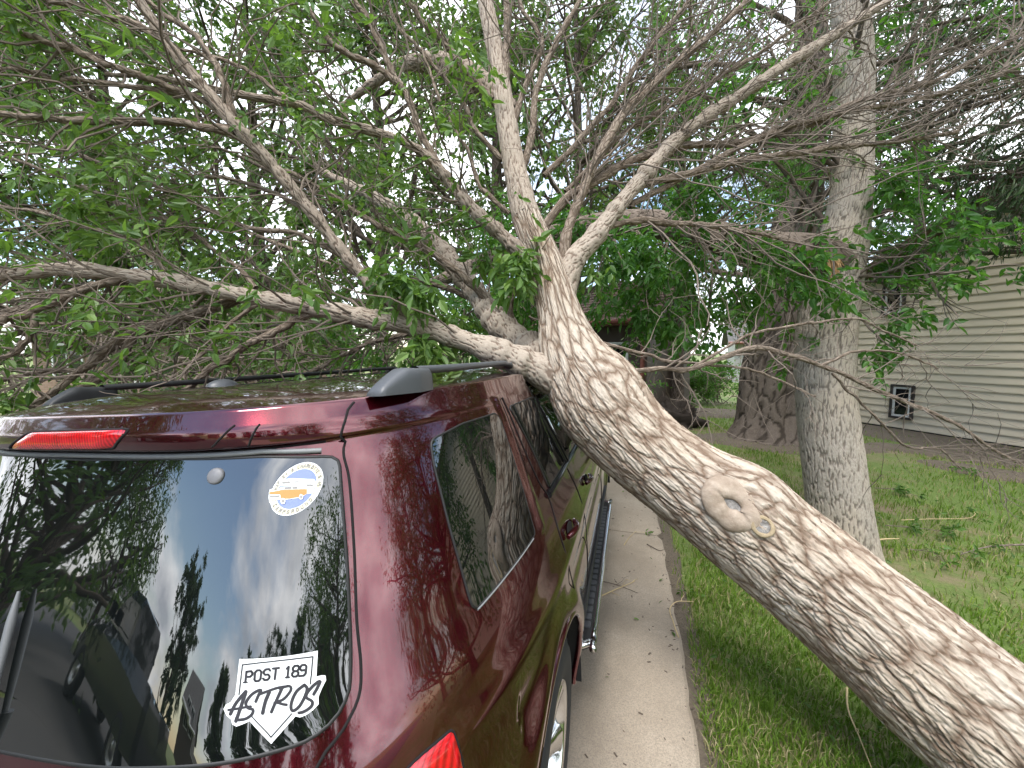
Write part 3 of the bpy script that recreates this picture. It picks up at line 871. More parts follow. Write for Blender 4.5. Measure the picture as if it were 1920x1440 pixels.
# ---- limbs traced with their own depth: (px, py, distance, width in px)
LIMBS = {
 'B': [(1150, 775, 2.0, 80), (1085, 728, 2.0, 82), (1015, 694, 1.985, 66), (935, 662, 1.98, 51), (860, 635, 1.97, 44), (790, 614, 1.95, 40), (700, 598, 1.92, 38), (600, 580, 1.88, 33), (450, 553, 1.84, 29), (300, 524, 1.80, 28), (150, 507, 1.78, 27), (0, 515, 1.76, 26), (-160, 540, 1.75, 22), (-330, 560, 1.75, 14)],
 'C': [(800, 620, 1.95, 34), (720, 556, 1.93, 27), (640, 470, 1.88, 25), (570, 380, 1.83, 25), (500, 298, 1.78, 25), (432, 222, 1.73, 27), (370, 150, 1.70, 23), (312, 80, 1.68, 20), (262, 0, 1.66, 18), (210, -90, 1.66, 12)],
 'C1': [(440, 245, 1.74, 20), (380, 238, 1.74, 17), (330, 229, 1.73, 15), (200, 229, 1.71, 15), (100, 222, 1.70, 13), (0, 214, 1.68, 12), (-120, 205, 1.68, 9)],
 'C2': [(440, 235, 1.74, 16), (417, 143, 1.72, 13), (367, 67, 1.72, 12), (327, 40, 1.72, 11), (267, -5, 1.72, 9)],
 'C3': [(420, 215, 1.74, 15), (377, 187, 1.74, 13), (300, 158, 1.74, 13), (233, 133, 1.73, 13), (160, 103, 1.72, 13), (67, 70, 1.70, 12), (0, 50, 1.68, 11), (-110, 20, 1.68, 8)],
 'C4': [(377, 187, 1.75, 11), (300, 170, 1.76, 10), (133, 147, 1.76, 9), (0, 128, 1.76, 9), (-100, 110, 1.76, 6)],
 'C5': [(322, 90, 1.69, 14), (290, 63, 1.68, 13), (213, 32, 1.68, 12), (150, 13, 1.68, 11), (83, -2, 1.68, 9), (10, -40, 1.68, 6)],
 'D': [(985, 480, 2.14, 34), (945, 445, 2.16, 29), (880, 385, 2.18, 27), (825, 320, 2.16, 22), (780, 278, 2.12, 19), (700, 246, 2.05, 18), (620, 224, 2.0, 17), (560, 196, 1.96, 16), (470, 180, 1.92, 14), (380, 163, 1.90, 12), (300, 146, 1.88, 11), (200, 140, 1.88, 8)],
 'D1': [(828, 322, 2.16, 18), (790, 250, 2.16, 15), (765, 185, 2.14, 14), (745, 150, 2.12, 13), (715, 90, 2.10, 12), (690, 40, 2.08, 10), (660, -10, 2.06, 9)],
 'D2': [(748, 158, 2.13, 14), (700, 122, 2.10, 13), (640, 95, 2.06, 13), (590, 32, 2.02, 12), (560, -15, 2.0, 10)],
 'D3': [(545, 190, 1.96, 9), (460, 130, 1.95, 8), (400, 105, 1.95, 8), (330, 90, 1.95, 6)],
 'E': [(1045, 590, 2.10, 60), (1068, 500, 2.16, 44), (1110, 450, 2.2, 38), (1150, 398, 2.25, 32), (1200, 338, 2.3, 29), (1260, 270, 2.36, 26), (1330, 215, 2.42, 24), (1400, 170, 2.48, 22), (1480, 118, 2.55, 20), (1560, 68, 2.62, 17), (1640, 18, 2.7, 14), (1740, -50, 2.8, 9)],
 'E1': [(1052, 520, 2.14, 24), (1060, 450, 2.16, 20), (1069, 415, 2.18, 19), (1090, 366, 2.2, 18), (1123, 293, 2.24, 17), (1173, 207, 2.28, 15), (1223, 160, 2.32, 14), (1280, 107, 2.36, 13), (1340, 60, 2.4, 11), (1410, -10, 2.46, 8)],
 'E2': [(1010, 440, 2.2, 20), (1057, 378, 2.24, 17), (1107, 344, 2.28, 16), (1190, 300, 2.34, 15), (1280, 275, 2.4, 13), (1400, 262, 2.46, 12), (1520, 232, 2.52, 11), (1600, 192, 2.58, 10), (1720, 162, 2.66, 9), (1820, 118, 2.74, 8), (1930, 58, 2.8, 6)],
 'E3': [(1190, 350, 2.3, 15), (1280, 328, 2.32, 13), (1400, 300, 2.36, 11), (1500, 285, 2.4, 10), (1600, 272, 2.44, 9), (1700, 262, 2.48, 7), (1800, 246, 2.52, 6)],
 'E4': [(1130, 425, 2.22, 13), (1200, 415, 2.28, 12), (1290, 420, 2.34, 10), (1380, 432, 2.38, 8), (1500, 455, 2.42, 6)],
 'E5': [(1020, 330, 2.3, 12), (1080, 270, 2.32, 11), (1150, 190, 2.36, 10), (1200, 110, 2.4, 9), (1260, 40, 2.44, 8), (1310, -20, 2.5, 6)],
 'E6': [(1060, 360, 2.26, 9), (1130, 290, 2.3, 8), (1190, 235, 2.36, 8), (1290, 180, 2.4, 8), (1390, 120, 2.46, 7), (1480, 60, 2.5, 6), (1560, 0, 2.55, 5)],
 'E7': [(1180, 385, 2.3, 12), (1290, 330, 2.36, 11), (1420, 262, 2.42, 10), (1560, 215, 2.5, 9), (1700, 190, 2.56, 8), (1850, 150, 2.62, 7), (1960, 100, 2.7, 5)],
 'F1': [(975, 335, 2.34, 17), (1000, 240, 2.38, 15), (1002, 180, 2.42, 14), (1030, 110, 2.46, 13), (1052, 60, 2.5, 12), (1095, -10, 2.56, 9)],
 'F2': [(946, 185, 2.5, 17), (950, 90, 2.55, 15), (950, -10, 2.62, 13), (955, -90, 2.7, 9)],
 'F3': [(958, 260, 2.42, 12), (985, 160, 2.44, 11), (1015, 80, 2.46, 9), (975, 10, 2.48, 8), (965, -40, 2.5, 6)],
 'F4': [(925, 185, 2.5, 16), (870, 130, 2.48, 14), (832, 82, 2.45, 13), (792, 40, 2.42, 11), (755, -10, 2.4, 9)],
 'F5': [(940, 300, 2.38, 12), (890, 240, 2.36, 10), (862, 182, 2.34, 9), (800, 108, 2.32, 8), (742, 40, 2.3, 7), (725, -10, 2.3, 6)],
 'F6': [(955, 400, 2.26, 10), (900, 350, 2.26, 9), (880, 290, 2.26, 7), (830, 200, 2.26, 6), (790, 90, 2.26, 5)],
 'K': [(955, 215, 2.50, 40), (925, 172, 2.56, 42), (870, 135, 2.66, 42), (815, 118, 2.78, 38), (765, 122, 2.9, 32), (710, 150, 3.05, 20), (640, 200, 3.2, 10)],
 'G': [(1050, 715, 2.1, 80), (1010, 672, 2.16, 66), (965, 632, 2.25, 56), (920, 590, 2.35, 48), (890, 545, 2.45, 42), (850, 498, 2.6, 38), (810, 450, 2.75, 34), (770, 415, 2.9, 28), (700, 370, 3.1, 20), (600, 320, 3.3, 12)],
 'G1': [(962, 625, 2.26, 20), (955, 585, 2.26, 16), (958, 550, 2.26, 14), (976, 525, 2.26, 13), (1003, 508, 2.28, 10)],
 'G2': [(925, 575, 2.36, 17), (873, 523, 2.3, 14), (783, 457, 2.24, 12), (720, 428, 2.2, 11), (673, 400, 2.18, 10), (600, 352, 2.15, 8), (500, 300, 2.12, 6)],
 'G3': [(900, 640, 2.3, 12), (800, 625, 2.4, 10), (700, 640, 2.5, 9), (600, 690, 2.6, 7), (520, 730, 2.7, 5)],
 'G4': [(890, 560, 2.5, 14), (800, 530, 2.6, 12), (690, 520, 2.7, 10), (580, 480, 2.8, 8), (450, 430, 2.9, 6)],
 'H': [(1120, 705, 2.05, 14), (1230, 693, 2.08, 10), (1300, 690, 2.1, 10), (1400, 655, 2.14, 10), (1480, 664, 2.16, 9), (1560, 692, 2.18, 8), (1640, 730, 2.2, 7.5), (1720, 762, 2.22, 7), (1800, 800, 2.22, 6), (1860, 842, 2.22, 5), (1930, 876, 2.22, 4)],
 'H1': [(1090, 632, 2.08, 9), (1140, 648, 2.1, 7), (1200, 662, 2.12, 6), (1250, 676, 2.13, 6), (1320, 684, 2.14, 5), (1400, 690, 2.16, 4.5), (1480, 720, 2.18, 4), (1530, 745, 2.2, 3)],
 'H2': [(1300, 688, 2.1, 6), (1400, 630, 2.2, 5), (1500, 610, 2.25, 5), (1600, 596, 2.3, 4), (1660, 620, 2.3, 4), (1720, 650, 2.3, 3)],
 'H3': [(1540, 686, 2.18, 6), (1600, 660, 2.2, 5), (1680, 660, 2.22, 4), (1760, 690, 2.24, 3)],
 'H4': [(1560, 700, 2.18, 5), (1640, 780, 2.2, 4.5), (1700, 836, 2.22, 4), (1760, 842, 2.22, 3.5), (1800, 880, 2.22, 3)],
 'I1': [(600, 585, 1.88, 15), (565, 595, 1.88, 13), (467, 647, 1.84, 13), (383, 700, 1.80, 12), (345, 735, 1.78, 9), (300, 770, 1.76, 6)],
 'I2': [(500, 560, 1.86, 9), (433, 607, 1.84, 7), (393, 650, 1.82, 7), (350, 695, 1.8, 6), (352, 722, 1.8, 5)],
 'I3': [(470, 550, 1.9, 22), (417, 570, 1.94, 19), (333, 597, 1.98, 17), (240, 633, 2.0, 17), (187, 667, 2.0, 15), (150, 693, 2.0, 14), (93, 740, 2.0, 12), (33, 773, 2.0, 10), (-60, 810, 2.0, 7)],
 'I4': [(250, 628, 2.0, 16), (234, 655, 1.99, 15), (215, 690, 1.97, 15), (150, 732, 1.95, 14), (100, 767, 1.93, 13), (55, 795, 1.92, 11), (-20, 840, 1.9, 8)],
 'I5': [(300, 520, 1.82, 18), (220, 525, 1.78, 16), (150, 545, 1.76, 15), (70, 580, 1.74, 15), (0, 602, 1.72, 14), (-90, 640, 1.7, 10)],
 'I6': [(240, 525, 1.80, 13), (160, 540, 1.82, 12), (60, 572, 1.82, 12), (0, 590, 1.82, 11), (-80, 610, 1.8, 8)],
 'I7': [(66, 588, 1.74, 12), (62, 620, 1.74, 11), (40, 655, 1.73, 10), (0, 672, 1.72, 9), (-60, 690, 1.7, 7)],
 'I8': [(150, 697, 2.0, 10), (100, 694, 2.0, 9), (50, 702, 2.0, 8), (0, 714, 2.0, 8), (-60, 730, 2.0, 6)],
 'I9': [(330, 600, 1.98, 8), (200, 618, 2.0, 7), (100, 605, 2.0, 6), (60, 608, 2.0, 5)],
 'J1': [(640, 480, 1.9, 12), (560, 440, 1.92, 11), (480, 428, 1.94, 10), (400, 400, 1.96, 9), (300, 350, 1.98, 8), (200, 310, 2.0, 7), (100, 270, 2.0, 6)],
 'J2': [(480, 540, 1.9, 10), (430, 490, 1.95, 9), (350, 430, 2.0, 8), (250, 390, 2.05, 8), (130, 340, 2.1, 7), (0, 290, 2.1, 6)],
 'J3': [(310, 510, 1.84, 9), (260, 455, 1.9, 8), (180, 430, 1.95, 8), (80, 400, 2.0, 7), (0, 385, 2.0, 6)],
 'J4': [(570, 390, 1.86, 10), (480, 350, 1.9, 8), (380, 330, 1.92, 7), (300, 345, 1.95, 5)],
}
LEAFY = {k: 1.0 for k in LIMBS if k[0] in 'BCDGIJK'}
LEAFY.update({'C1': .6, 'C3': .7, 'C4': .7, 'D': .75, 'D1': .6, 'D2': .6, 'K': .5, 'F4': .5, 'F5': .6, 'F6': .8, 'A': .3, 'B': .8, 'C': .55, 'C2': .5, 'C5': .6, 'I1': .7, 'I2': .5, 'I5': .4, 'I6': .5, 'I7': .5, 'G3': .7})
rngT = np.random.default_rng(21)
limb_axes = {}
def limb_mesh(spec, name, m, amp=0.0, seed=1):
    pts = [T4(*q) for q in spec]
    if name[0] in 'CDFJK':
        for q in pts: q[3] *= 0.9
    ax = catmull(pts, 0.02 if amp == 0 else 0.010)
    ax[:, 3] = np.maximum(ax[:, 3], 0.0022)
    s = np.linspace(0, 1, len(ax))
    # small irregular bends and knots
    big = ax[:, 3].max()
    wob = np.stack([fbm(s * 14 + 3, s * 0 + seed * 3.3 + k * 9, seed + k) - 0.47 for k in range(3)], 1)
    ax[:, :3] += wob * (0.028 if big < 0.03 else 0.012) * np.minimum(1, s * 8)[:, None]
    ax[:, 3] *= 1 + 0.35 * (vnoise(s * len(spec) * 7, s * 0 + seed, seed) - 0.5)
    return ax
li = 0
for key, spec in LIMBS.items():
    li += 1
    thick = max(q[3] * q[2] for q in spec) > 55
    ax = limb_mesh(spec, key, None, 1 if thick else 0, li)
    limb_axes[key] = ax
    if thick:
        me, _ = big_stem(ax, 54 if key in 'BEG' else 34, 0.0075, li + 30, (), M_BARK_BP if key in 'BEG' else M_BARK_BD, 'branch', (0.014, 0.10))
    else:
        V, F, _ = sweep(ax[:, :3], ax[:, 3], 10)
        s = np.concatenate([[0], np.cumsum(np.linalg.norm(np.diff(ax[:, :3], axis=0), axis=1))])
        uv = np.stack([np.repeat((np.arange(10) / 10 * 2 * math.pi)[None], len(ax), 0) * ax[:, 3:4], np.repeat(s[:, None], 10, 1)], -1)
        me = npmesh('branch', V, F, M_BARK_B, True, uv=uv.reshape(-1, 2))
    br = tree_obj('branch', me)
    # twigs on this limb
    L = s_len = np.linalg.norm(np.diff(ax[:, :3], axis=0), axis=1).sum()
    bare = key[0] in 'EFH'
    base = ax[None, :, :3]
    n1 = int(L * (21 if key[0] == 'E' else 12 if bare else 14))
    if key in ('B', 'G', 'E'): n1 = int(n1 * 0.75)
    if key[0] == 'H': n1 = int(L * 9)
    p, t = pick(base, rngT, n1, 0.22 if key in ('B', 'G', 'E') else 0.12, 0.98)
    r_here = np.interp(np.linalg.norm(p[:, None] - ax[None, ::4, :3], axis=-1).argmin(1) * 4, np.arange(len(ax)), ax[:, 3])
    l1 = rngT.uniform(0.25, 0.85, n1) * (1.25 if key[0] == 'E' else 0.55 if key[0] == 'H' else 1.0)
    r1 = np.clip(r_here * 0.45, 0.0022, 0.0062) * rngT.uniform(0.7, 1.1, n1)
    P1, R1 = grow(p, t, l1, r1, rngT, 8, (10, 55) if key[0] == 'E' else (25, 62), 0.2, (0, 0, 0.01))
    acc = Acc(); acc.add(*batch_tubes(P1, R1, 5))
    n2 = int(n1 * (3.2 if bare else 2.6))
    p2, t2 = pick(P1, rngT, n2, 0.2, 1.0)
    P2, R2 = grow(p2, t2, rngT.uniform(0.08, 0.36, n2), rngT.uniform(0.0013, 0.0026, n2), rngT, 6, (25, 65), 0.22, (0, 0, 0.0))
    acc.add(*batch_tubes(P2, R2, 4))
    n3 = int(n2 * 0.6)
    p3, t3 = pick(P2, rngT, n3, 0.3, 1.0)
    P3, R3 = grow(p3, t3, rngT.uniform(0.03, 0.12, n3), np.full(n3, 0.0013), rngT, 4, (25, 70), 0.2)
    acc.add(*batch_tubes(P3, R3, 3))
    tw = bpy.data.objects.new('twigs', acc.mesh('twigs', M_TWIG)); S.collection.objects.link(tw); tw.parent = br; tw['kind'] = 'stuff'
    lf = LEAFY.get(key, 0.0)
    if lf > 0:
        nS = int(n2 * 1.25 * lf)
        q, tq = pick(P2, rngT, nS, 0.45, 1.0)
        q1, tq1 = pick(P1, rngT, int(nS * 0.5), 0.5, 1.0)
        q = np.vstack([q, q1]); tq = np.vstack([tq, tq1])
        # keep the view along the main limbs open in places
        m = vnoise(q[:, 0] * 2.6 + 11, q[:, 2] * 2.6 + q[:, 1] * 1.5 + 11, 9) > 0.42
        q, tq = q[m], tq[m]
        dd = norm(tq + rngT.normal(0, .5, tq.shape))
        acc = Acc(); acc.add(*sprays(q, dd, rngT, 0.058, 2, 0.48, 0.45))
        lo = bpy.data.objects.new('leaves', acc.mesh('leaves', M_LEAF, rngT, 6)); S.collection.objects.link(lo); lo.parent = br; lo['kind'] = 'stuff'
# a few green shoots sprouting from the trunk and leader, as in the photo
sh = []
for px, py, d, n in ((972, 475, 2.02, 26), (985, 510, 2.0, 12), (745, 500, 1.86, 22), (790, 535, 1.86, 20), (800, 640, 1.9, 22), (845, 590, 2.0, 14), (1120, 505, 2.2, 10), (830, 660, 1.92, 10), (700, 500, 1.9, 12), (905, 470, 2.2, 14)):
    c = at(px, py, d); sh.append(c + rngT.normal(0, .035, (n, 3)))
sh = np.vstack(sh)
acc = Acc(); acc.add(*sprays(sh, norm(rngT.normal(0, 1, sh.shape) + np.array([0, 0, -.6])), rngT, 0.07, 2, 0.5, 0.5))
tree_obj('leaves', acc.mesh('leaves', M_LEAF, rngT, 6), kind='stuff')
# ================================================================== the maroon vehicle
XC, Y0 = -1.097, 0.20
CAR_ROLL = rad(-3.6)          # leans a little to its left side (-: left side lower)
_Z  = np.array([0.28, 0.45, 0.60, 0.72, 0.77, 0.85, 0.95, 1.04, 1.11, 1.17, 1.30, 1.45, 1.58, 1.625, 1.64, 1.66, 1.70])
_W  = np.array([0.86, 0.895, 0.915, 0.92, 0.92, 0.92, 0.915, 0.90, 0.88, 0.855, 0.825, 0.785, 0.748, 0.732, 0.726, 0.716, 0.690])
_R  = np.array([0.07, 0.00, -0.02, -0.01, 0.02, 0.075, 0.118, 0.150, 0.178, 0.202, 0.256, 0.318, 0.370, 0.388, 0.365, 0.362, 0.380])
_FZ = np.array([0.28, 0.45, 0.60, 0.72, 0.85, 0.95, 1.04, 1.10, 1.13, 1.17, 1.30, 1.45, 1.58, 1.64, 1.70])
_F  = np.array([4.68, 4.78, 4.80, 4.79, 4.74, 4.66, 4.45, 4.05, 3.72, 3.60, 3.38, 3.10, 2.88, 2.78, 2.70])
NR, YC = 4.0, 1.95
Z_TOP = 1.70
_zd = np.arange(0.2, 1.801, 0.002)
def _sm(v, sig):
    k = np.exp(-0.5 * (np.arange(-60, 61) * 0.002 / sig) ** 2); k /= k.sum()
    e = np.concatenate([2 * v[0] - v[60:0:-1], v, 2 * v[-1] - v[-2:-62:-1]])
    return np.convolve(e, k, 'valid')
_wd = _sm(np.interp(_zd, _Z, _W), 0.035) * 1.048
_fd = _sm(np.interp(_zd, _FZ, _F), 0.03)
_rl = np.interp(_zd, _Z[:14], _R[:14]) + np.clip(_zd - _Z[13], 0, 1) * 0.5     # below the spoiler
_rl = _sm(_rl, 0.045)
_rs = np.interp(_zd, [1.62, 1.64, 1.66, 1.70, 1.8], [0.360, 0.352, 0.352, 0.372, 0.42])
_rd = np.where(_zd < 1.6195, _rl, _rs)
def c_w(z): return np.interp(z, _zd, _wd)
def c_r(z): return np.interp(z, _zd, _rd)
def c_f(z): return np.interp(z, _zd, _fd)
def side_x(y, z):
    """half width of the body at (y, z)"""
    W, R, F = c_w(z), c_r(z), c_f(z)
    u = np.clip((YC - y) / (YC - R), 0, 1)
    rear = W * np.clip(1 - u ** NR, 0, 1) ** (1 / NR)
    fc = F - 1.0
    v = np.clip((y - fc) / 1.0, 0, 1)
    front = W * np.clip(1 - v ** 3.0, 0, 1) ** (1 / 3.0)
    return np.where(y < R, -1.0, np.where(y > F, -1.0, np.minimum(rear, front)))
def rear_y(x, z):
    W, R = c_w(z), c_r(z)
    return YC - (YC - R) * np.clip(1 - np.clip(np.abs(x) / W, 0, 1) ** NR, 0, 1) ** (1 / NR)
CAR_M = Matrix.Translation((XC, Y0, -0.022)) @ Matrix.Rotation(CAR_ROLL, 4, 'Y')
CAR_MI = np.array(CAR_M.inverted())
def on_car(px, py):
    """local point where the sight line through a photo pixel meets the body"""
    o = np.array([0, 0, CAM_H]); v = at(px, py, 1.0) - o
    t = np.linspace(0.25, 5.0, 9500)[:, None]
    Q = (o + v * t) @ CAR_MI[:3, :3].T + CAR_MI[:3, 3]
    ins = (np.abs(Q[:, 0]) < side_x(Q[:, 1], Q[:, 2])) & (Q[:, 2] < 1.78)
    return Q[np.argmax(ins)] if ins.any() else None
def paint_mat():
    m = mat('maroon_metallic_paint', (0.10, 0.008, 0.014), 0.17); n = NT(m); b = n.b
    b.inputs['Metallic'].default_value = 0.85
    b.inputs['Coat Weight'].default_value = 1.0
    b.inputs['Coat Roughness'].default_value = 0.025
    b.inputs['Coat IOR'].default_value = 1.7
    v = n.coord('Object')
    fl = n.noise(v, 900, 2, 0.5)
    du = n.noise(v, 2.5, 6, 0.65); du2 = n.noise(v, 45, 4, 0.7)
    c = n.mix(n.ramp(fl, [(0.35, (0, 0, 0)), (0.7, (1, 1, 1))]), (0.07, 0.003, 0.008), (0.135, 0.007, 0.017))
    dust = n.ramp(n.math('MULTIPLY', du, n.math('ADD', du2, 0.35)), [(0.42, (0, 0, 0)), (0.66, (0.14,) * 3)])
    n.col(n.mix(dust, c, (0.26, 0.20, 0.15)))
    r = n.ramp(n.noise(v, 7, 5), [(0.3, (0.012,) * 3), (0.75, (0.05,) * 3)])
    n.l(r, b.inputs['Coat Roughness'])
    return m
M_PAINT = paint_mat()
M_GLASS = mat('tinted_car_glass', (0.004, 0.005, 0.005), 0.012, IOR=2.3)
n_ = NT(M_GLASS); v_ = n_.coord('Object')
n_.l(n_.ramp(n_.noise(v_, 6, 6, 0.7), [(0.3, (0.006,) * 3), (0.8, (0.035,) * 3)]), n_.b.inputs['Roughness'])
M_RUBBER = mat('black_rubber', (0.012, 0.012, 0.012), 0.55)
M_BLACKGLOSS = mat('gloss_black_trim', (0.008, 0.008, 0.009), 0.15)
M_GREYPLASTIC = mat('grey_satin_plastic', (0.075, 0.08, 0.088), 0.42)
n_ = NT(M_GREYPLASTIC); n_.bump(n_.noise(n_.coord('Object'), 500, 2), 0.15, 0.001)
M_BLACKPLASTIC = mat('black_textured_plastic', (0.02, 0.021, 0.022), 0.55)
M_STRIP = mat('grey_weather_strip', (0.20, 0.205, 0.21), 0.5)
M_SILVER = mat('brushed_aluminium', (0.55, 0.56, 0.57), 0.28, Metallic=1.0)
M_CHROME = mat('polished_metal', (0.62, 0.63, 0.64), 0.12, Metallic=1.0)
M_TYRE = mat('tyre_rubber', (0.022, 0.022, 0.023), 0.8)
M_MIRROR = mat('mirror_glass', (0.75, 0.82, 0.85), 0.03, Metallic=1.0)
M_GAP = mat('panel_gap', (0.004, 0.003, 0.003), 0.9)
M_UNDER = mat('underbody', (0.01, 0.01, 0.01), 0.9)
def lens_mat(name, c, emis=0.0):
    m = mat(name, c, 0.08); n = NT(m)
    n.b.inputs['Coat Weight'].default_value = 1.0; n.b.inputs['Coat Roughness'].default_value = 0.02
    n.b.inputs['Subsurface Weight'].default_value = 0.15
    v = n.coord('Object', (1, 1, 1)); br = n.n('ShaderNodeTexBrick')
    w = n.n('ShaderNodeTexWave', wave_type='BANDS', bands_direction='X'); w.inputs['Scale'].default_value = 36; w.inputs['Distortion'].default_value = 0.6
    n.l(v, w.inputs['Vector'])
    nn = n.noise(v, 26, 5, 0.6)
    f = n.math('MULTIPLY', n.math('ADD', n.math('MULTIPLY', w.outputs['Fac'], 0.5), nn), 0.75)
    n.col(n.mix(n.ramp(f, [(0.3, (0, 0, 0)), (0.8, (1, 1, 1))]), tuple(x * 0.55 for x in c), tuple(min(1, x * 1.7) for x in c)))
    return m
M_REDLENS = lens_mat('red_lens', (0.42, 0.006, 0.010))

car = empty('maroon_suv', (0, 0, 0), 0, 'glossy maroon SUV with two rear window stickers pinned under the fallen trunk', 'car')
car.matrix_world = CAR_M
car.location = CAR_M.to_translation(); car.rotation_euler = CAR_M.to_euler()

def side_pt(y, z, off=0.0, s=1):
    y = np.asarray(y, float); z = np.asarray(z, float); e = 0.004
    x = side_x(y, z)
    fx = (side_x(y + e, z) - side_x(y - e, z)) / (2 * e); fz = (side_x(y, z + e) - side_x(y, z - e)) / (2 * e)
    n = norm(np.stack([np.ones_like(x), -fx, -fz], -1))
    p = np.stack([x, y, z], -1) + n * np.asarray(off)[..., None] if np.ndim(off) else np.stack([x, y, z], -1) + n * off
    return p * np.array([s, 1, 1])
def rear_pt(x, z, off=0.0, s=1):
    x = np.asarray(x, float); z = np.asarray(z, float); e = 0.004
    y = rear_y(x, z)
    fx = (rear_y(x + e, z) - rear_y(x - e, z)) / (2 * e); fz = (rear_y(x, z + e) - rear_y(x, z - e)) / (2 * e)
    n = norm(np.stack([fx, -np.ones_like(y), fz], -1))
    return np.stack([x, y, z], -1) + n * off
def dent(Vl, k=1.0):
    """push panels down and in where trunk and limb press on the body (local coords in, local out)"""
    M = np.array(CAR_M)
    Wd = Vl @ M[:3, :3].T + M[:3, 3]
    for ax in (TRUNK_AX[::10], limb_axes['B'][::8], limb_axes['G'][::8]):
        near = (Wd[:, 2] > 0.7) & (Wd[:, 1] > 0.9) & (Wd[:, 1] < 3.3)
        idx = np.where(near)[0]
        if not len(idx): continue
        Q = Wd[idx]
        D = np.linalg.norm(Q[:, None] - ax[None, :, :3], axis=-1) - ax[None, :, 3]
        j = D.argmin(1); d = D[np.arange(len(idx)), j]
        rr = ax[j, 3]
        dirn = norm(Q - ax[j, :3])
        dirn = np.where((dirn[:, 2:3] > -0.1), norm(dirn * np.array([1, 1, 0]) + np.array([-0.35, 0, -0.9])), dirn)
        soft = 0.16
        push = np.where(d < soft, (soft - d) ** 2 / (4 * soft) if True else 0, 0.0)
        push = np.where(d < -soft, -d, push)
        push = np.maximum(push, np.where(d < 0.012, 0.012 - d, 0.0))
        Wd[idx] = Q + dirn * np.minimum(push, 0.32)[:, None] * k
    MI = CAR_MI
    return Wd @ MI[:3, :3].T + MI[:3, 3]

# ---- body shell
zs = np.unique(np.concatenate([np.linspace(0.28, 0.70, 22), np.linspace(0.70, 0.80, 12), np.linspace(0.80, 1.60, 66), np.linspace(1.60, 1.70, 22)]))
def ring(z):
    W, R, F = float(c_w(z)), float(c_r(z)), float(c_f(z))
    ph = np.linspace(0, math.pi / 2, 900)
    xr = W * np.sin(ph) ** (2 / NR); yr = YC - (YC - R) * np.cos(ph) ** (2 / NR)
    ph2 = np.linspace(math.pi / 2, 0, 600)
    fc = F - 1.0
    xf = W * np.sin(ph2) ** (2 / 3.0); yf = fc + 1.0 * np.cos(ph2) ** (2 / 3.0)
    def rs(x, y, n, last):
        s = np.concatenate([[0], np.cumsum(np.hypot(np.diff(x), np.diff(y)))]); q = np.linspace(0, s[-1], n)
        X, Y = np.interp(q, s, x), np.interp(q, s, y)
        return (X, Y) if last else (X[:-1], Y[:-1])
    a = rs(xr, yr, 150, False); b = rs(np.array([W, W]), np.array([YC, fc]), 90, False); c = rs(xf, yf, 60, True)
    return np.concatenate([a[0], b[0], c[0]]), np.concatenate([a[1], b[1], c[1]])
AXLE_R, AXLE_F, TYR, ARCH = 1.06, 3.91, 0.385, 0.435
rows = []
for z in zs:
    X, Y = ring(z); rows.append(np.stack([X, Y, np.full(len(X), z)], -1))
XT, YT = ring(Z_TOP)
RT, FT = float(c_r(Z_TOP)), float(c_f(Z_TOP))
def roof_z(k): return Z_TOP + 0.040 * (1 - k ** 2.4)
for k in 1 - np.linspace(0, 1, 26)[1:] ** 1.15:
    rw = np.clip(1 - (YT - RT) / 1.1, 0, 1) ** 2; fw = np.clip(1 - (FT - YT) / 0.9, 0, 1) ** 2
    rows.append(np.stack([XT * k, YT + (1 - k) * 0.22 * rw - (1 - k) * 0.30 * fw, np.full(len(XT), roof_z(k))], -1))
G = np.stack(rows)                                # (rows, m, 3)
nr, m = G.shape[:2]
# flares, ribs and small relief on the flanks
y_, z_ = G[..., 1], G[..., 2]
flank = np.clip((G[..., 0] - 0.55) / 0.15, 0, 1)
for ay in (AXLE_R, AXLE_F):
    rho = np.hypot(y_ - ay, z_ - TYR)
    G[..., 0] += flank * 0.020 * np.exp(-((rho - 0.475) / 0.055) ** 2) * (z_ < 1.0)
rib = np.abs(y_ - (1.135 + (1.62 - z_) * 0.0))
G[..., 0] += flank * 0.010 * np.exp(-(rib / 0.020) ** 2) * ((z_ > 1.16) & (z_ < 1.64))
G[..., 0] += flank * 0.006 * np.exp(-((z_ - 0.98) / 0.03) ** 2) * (y_ > 0.5)
G[..., 0] -= flank * 0.010 * np.exp(-((z_ - 0.86) / 0.05) ** 2) * (y_ > 0.7)
half = G.reshape(-1, 3)
full = np.vstack([half, half * np.array([-1, 1, 1])])
i = (np.arange(nr - 1)[:, None] * m + np.arange(m - 1)[None]).ravel()
F1 = np.c_[i, i + 1, i + m + 1, i + m]
F2 = np.c_[i, i + m, i + m + 1, i + 1] + nr * m
cen = half[F1].mean(1)
cut = np.zeros(len(F1), bool)
for ay in (AXLE_R, AXLE_F):
    cut |= (np.hypot(cen[:, 1] - ay, cen[:, 2] - TYR) < ARCH) & (cen[:, 0] > 0.45)
Fb = np.vstack([F1[~cut], F2[~cut]])
body = obj('body', npmesh('body', dent(full), Fb, M_PAINT, True), car)
# remove double seam verts on the centre line so the shading stays smooth
bm = bmesh.new(); bm.from_mesh(body.data); bmesh.ops.remove_doubles(bm, verts=bm.verts, dist=0.0006); bm.to_mesh(body.data); bm.free()
for p_ in body.data.polygons: p_.use_smooth = True
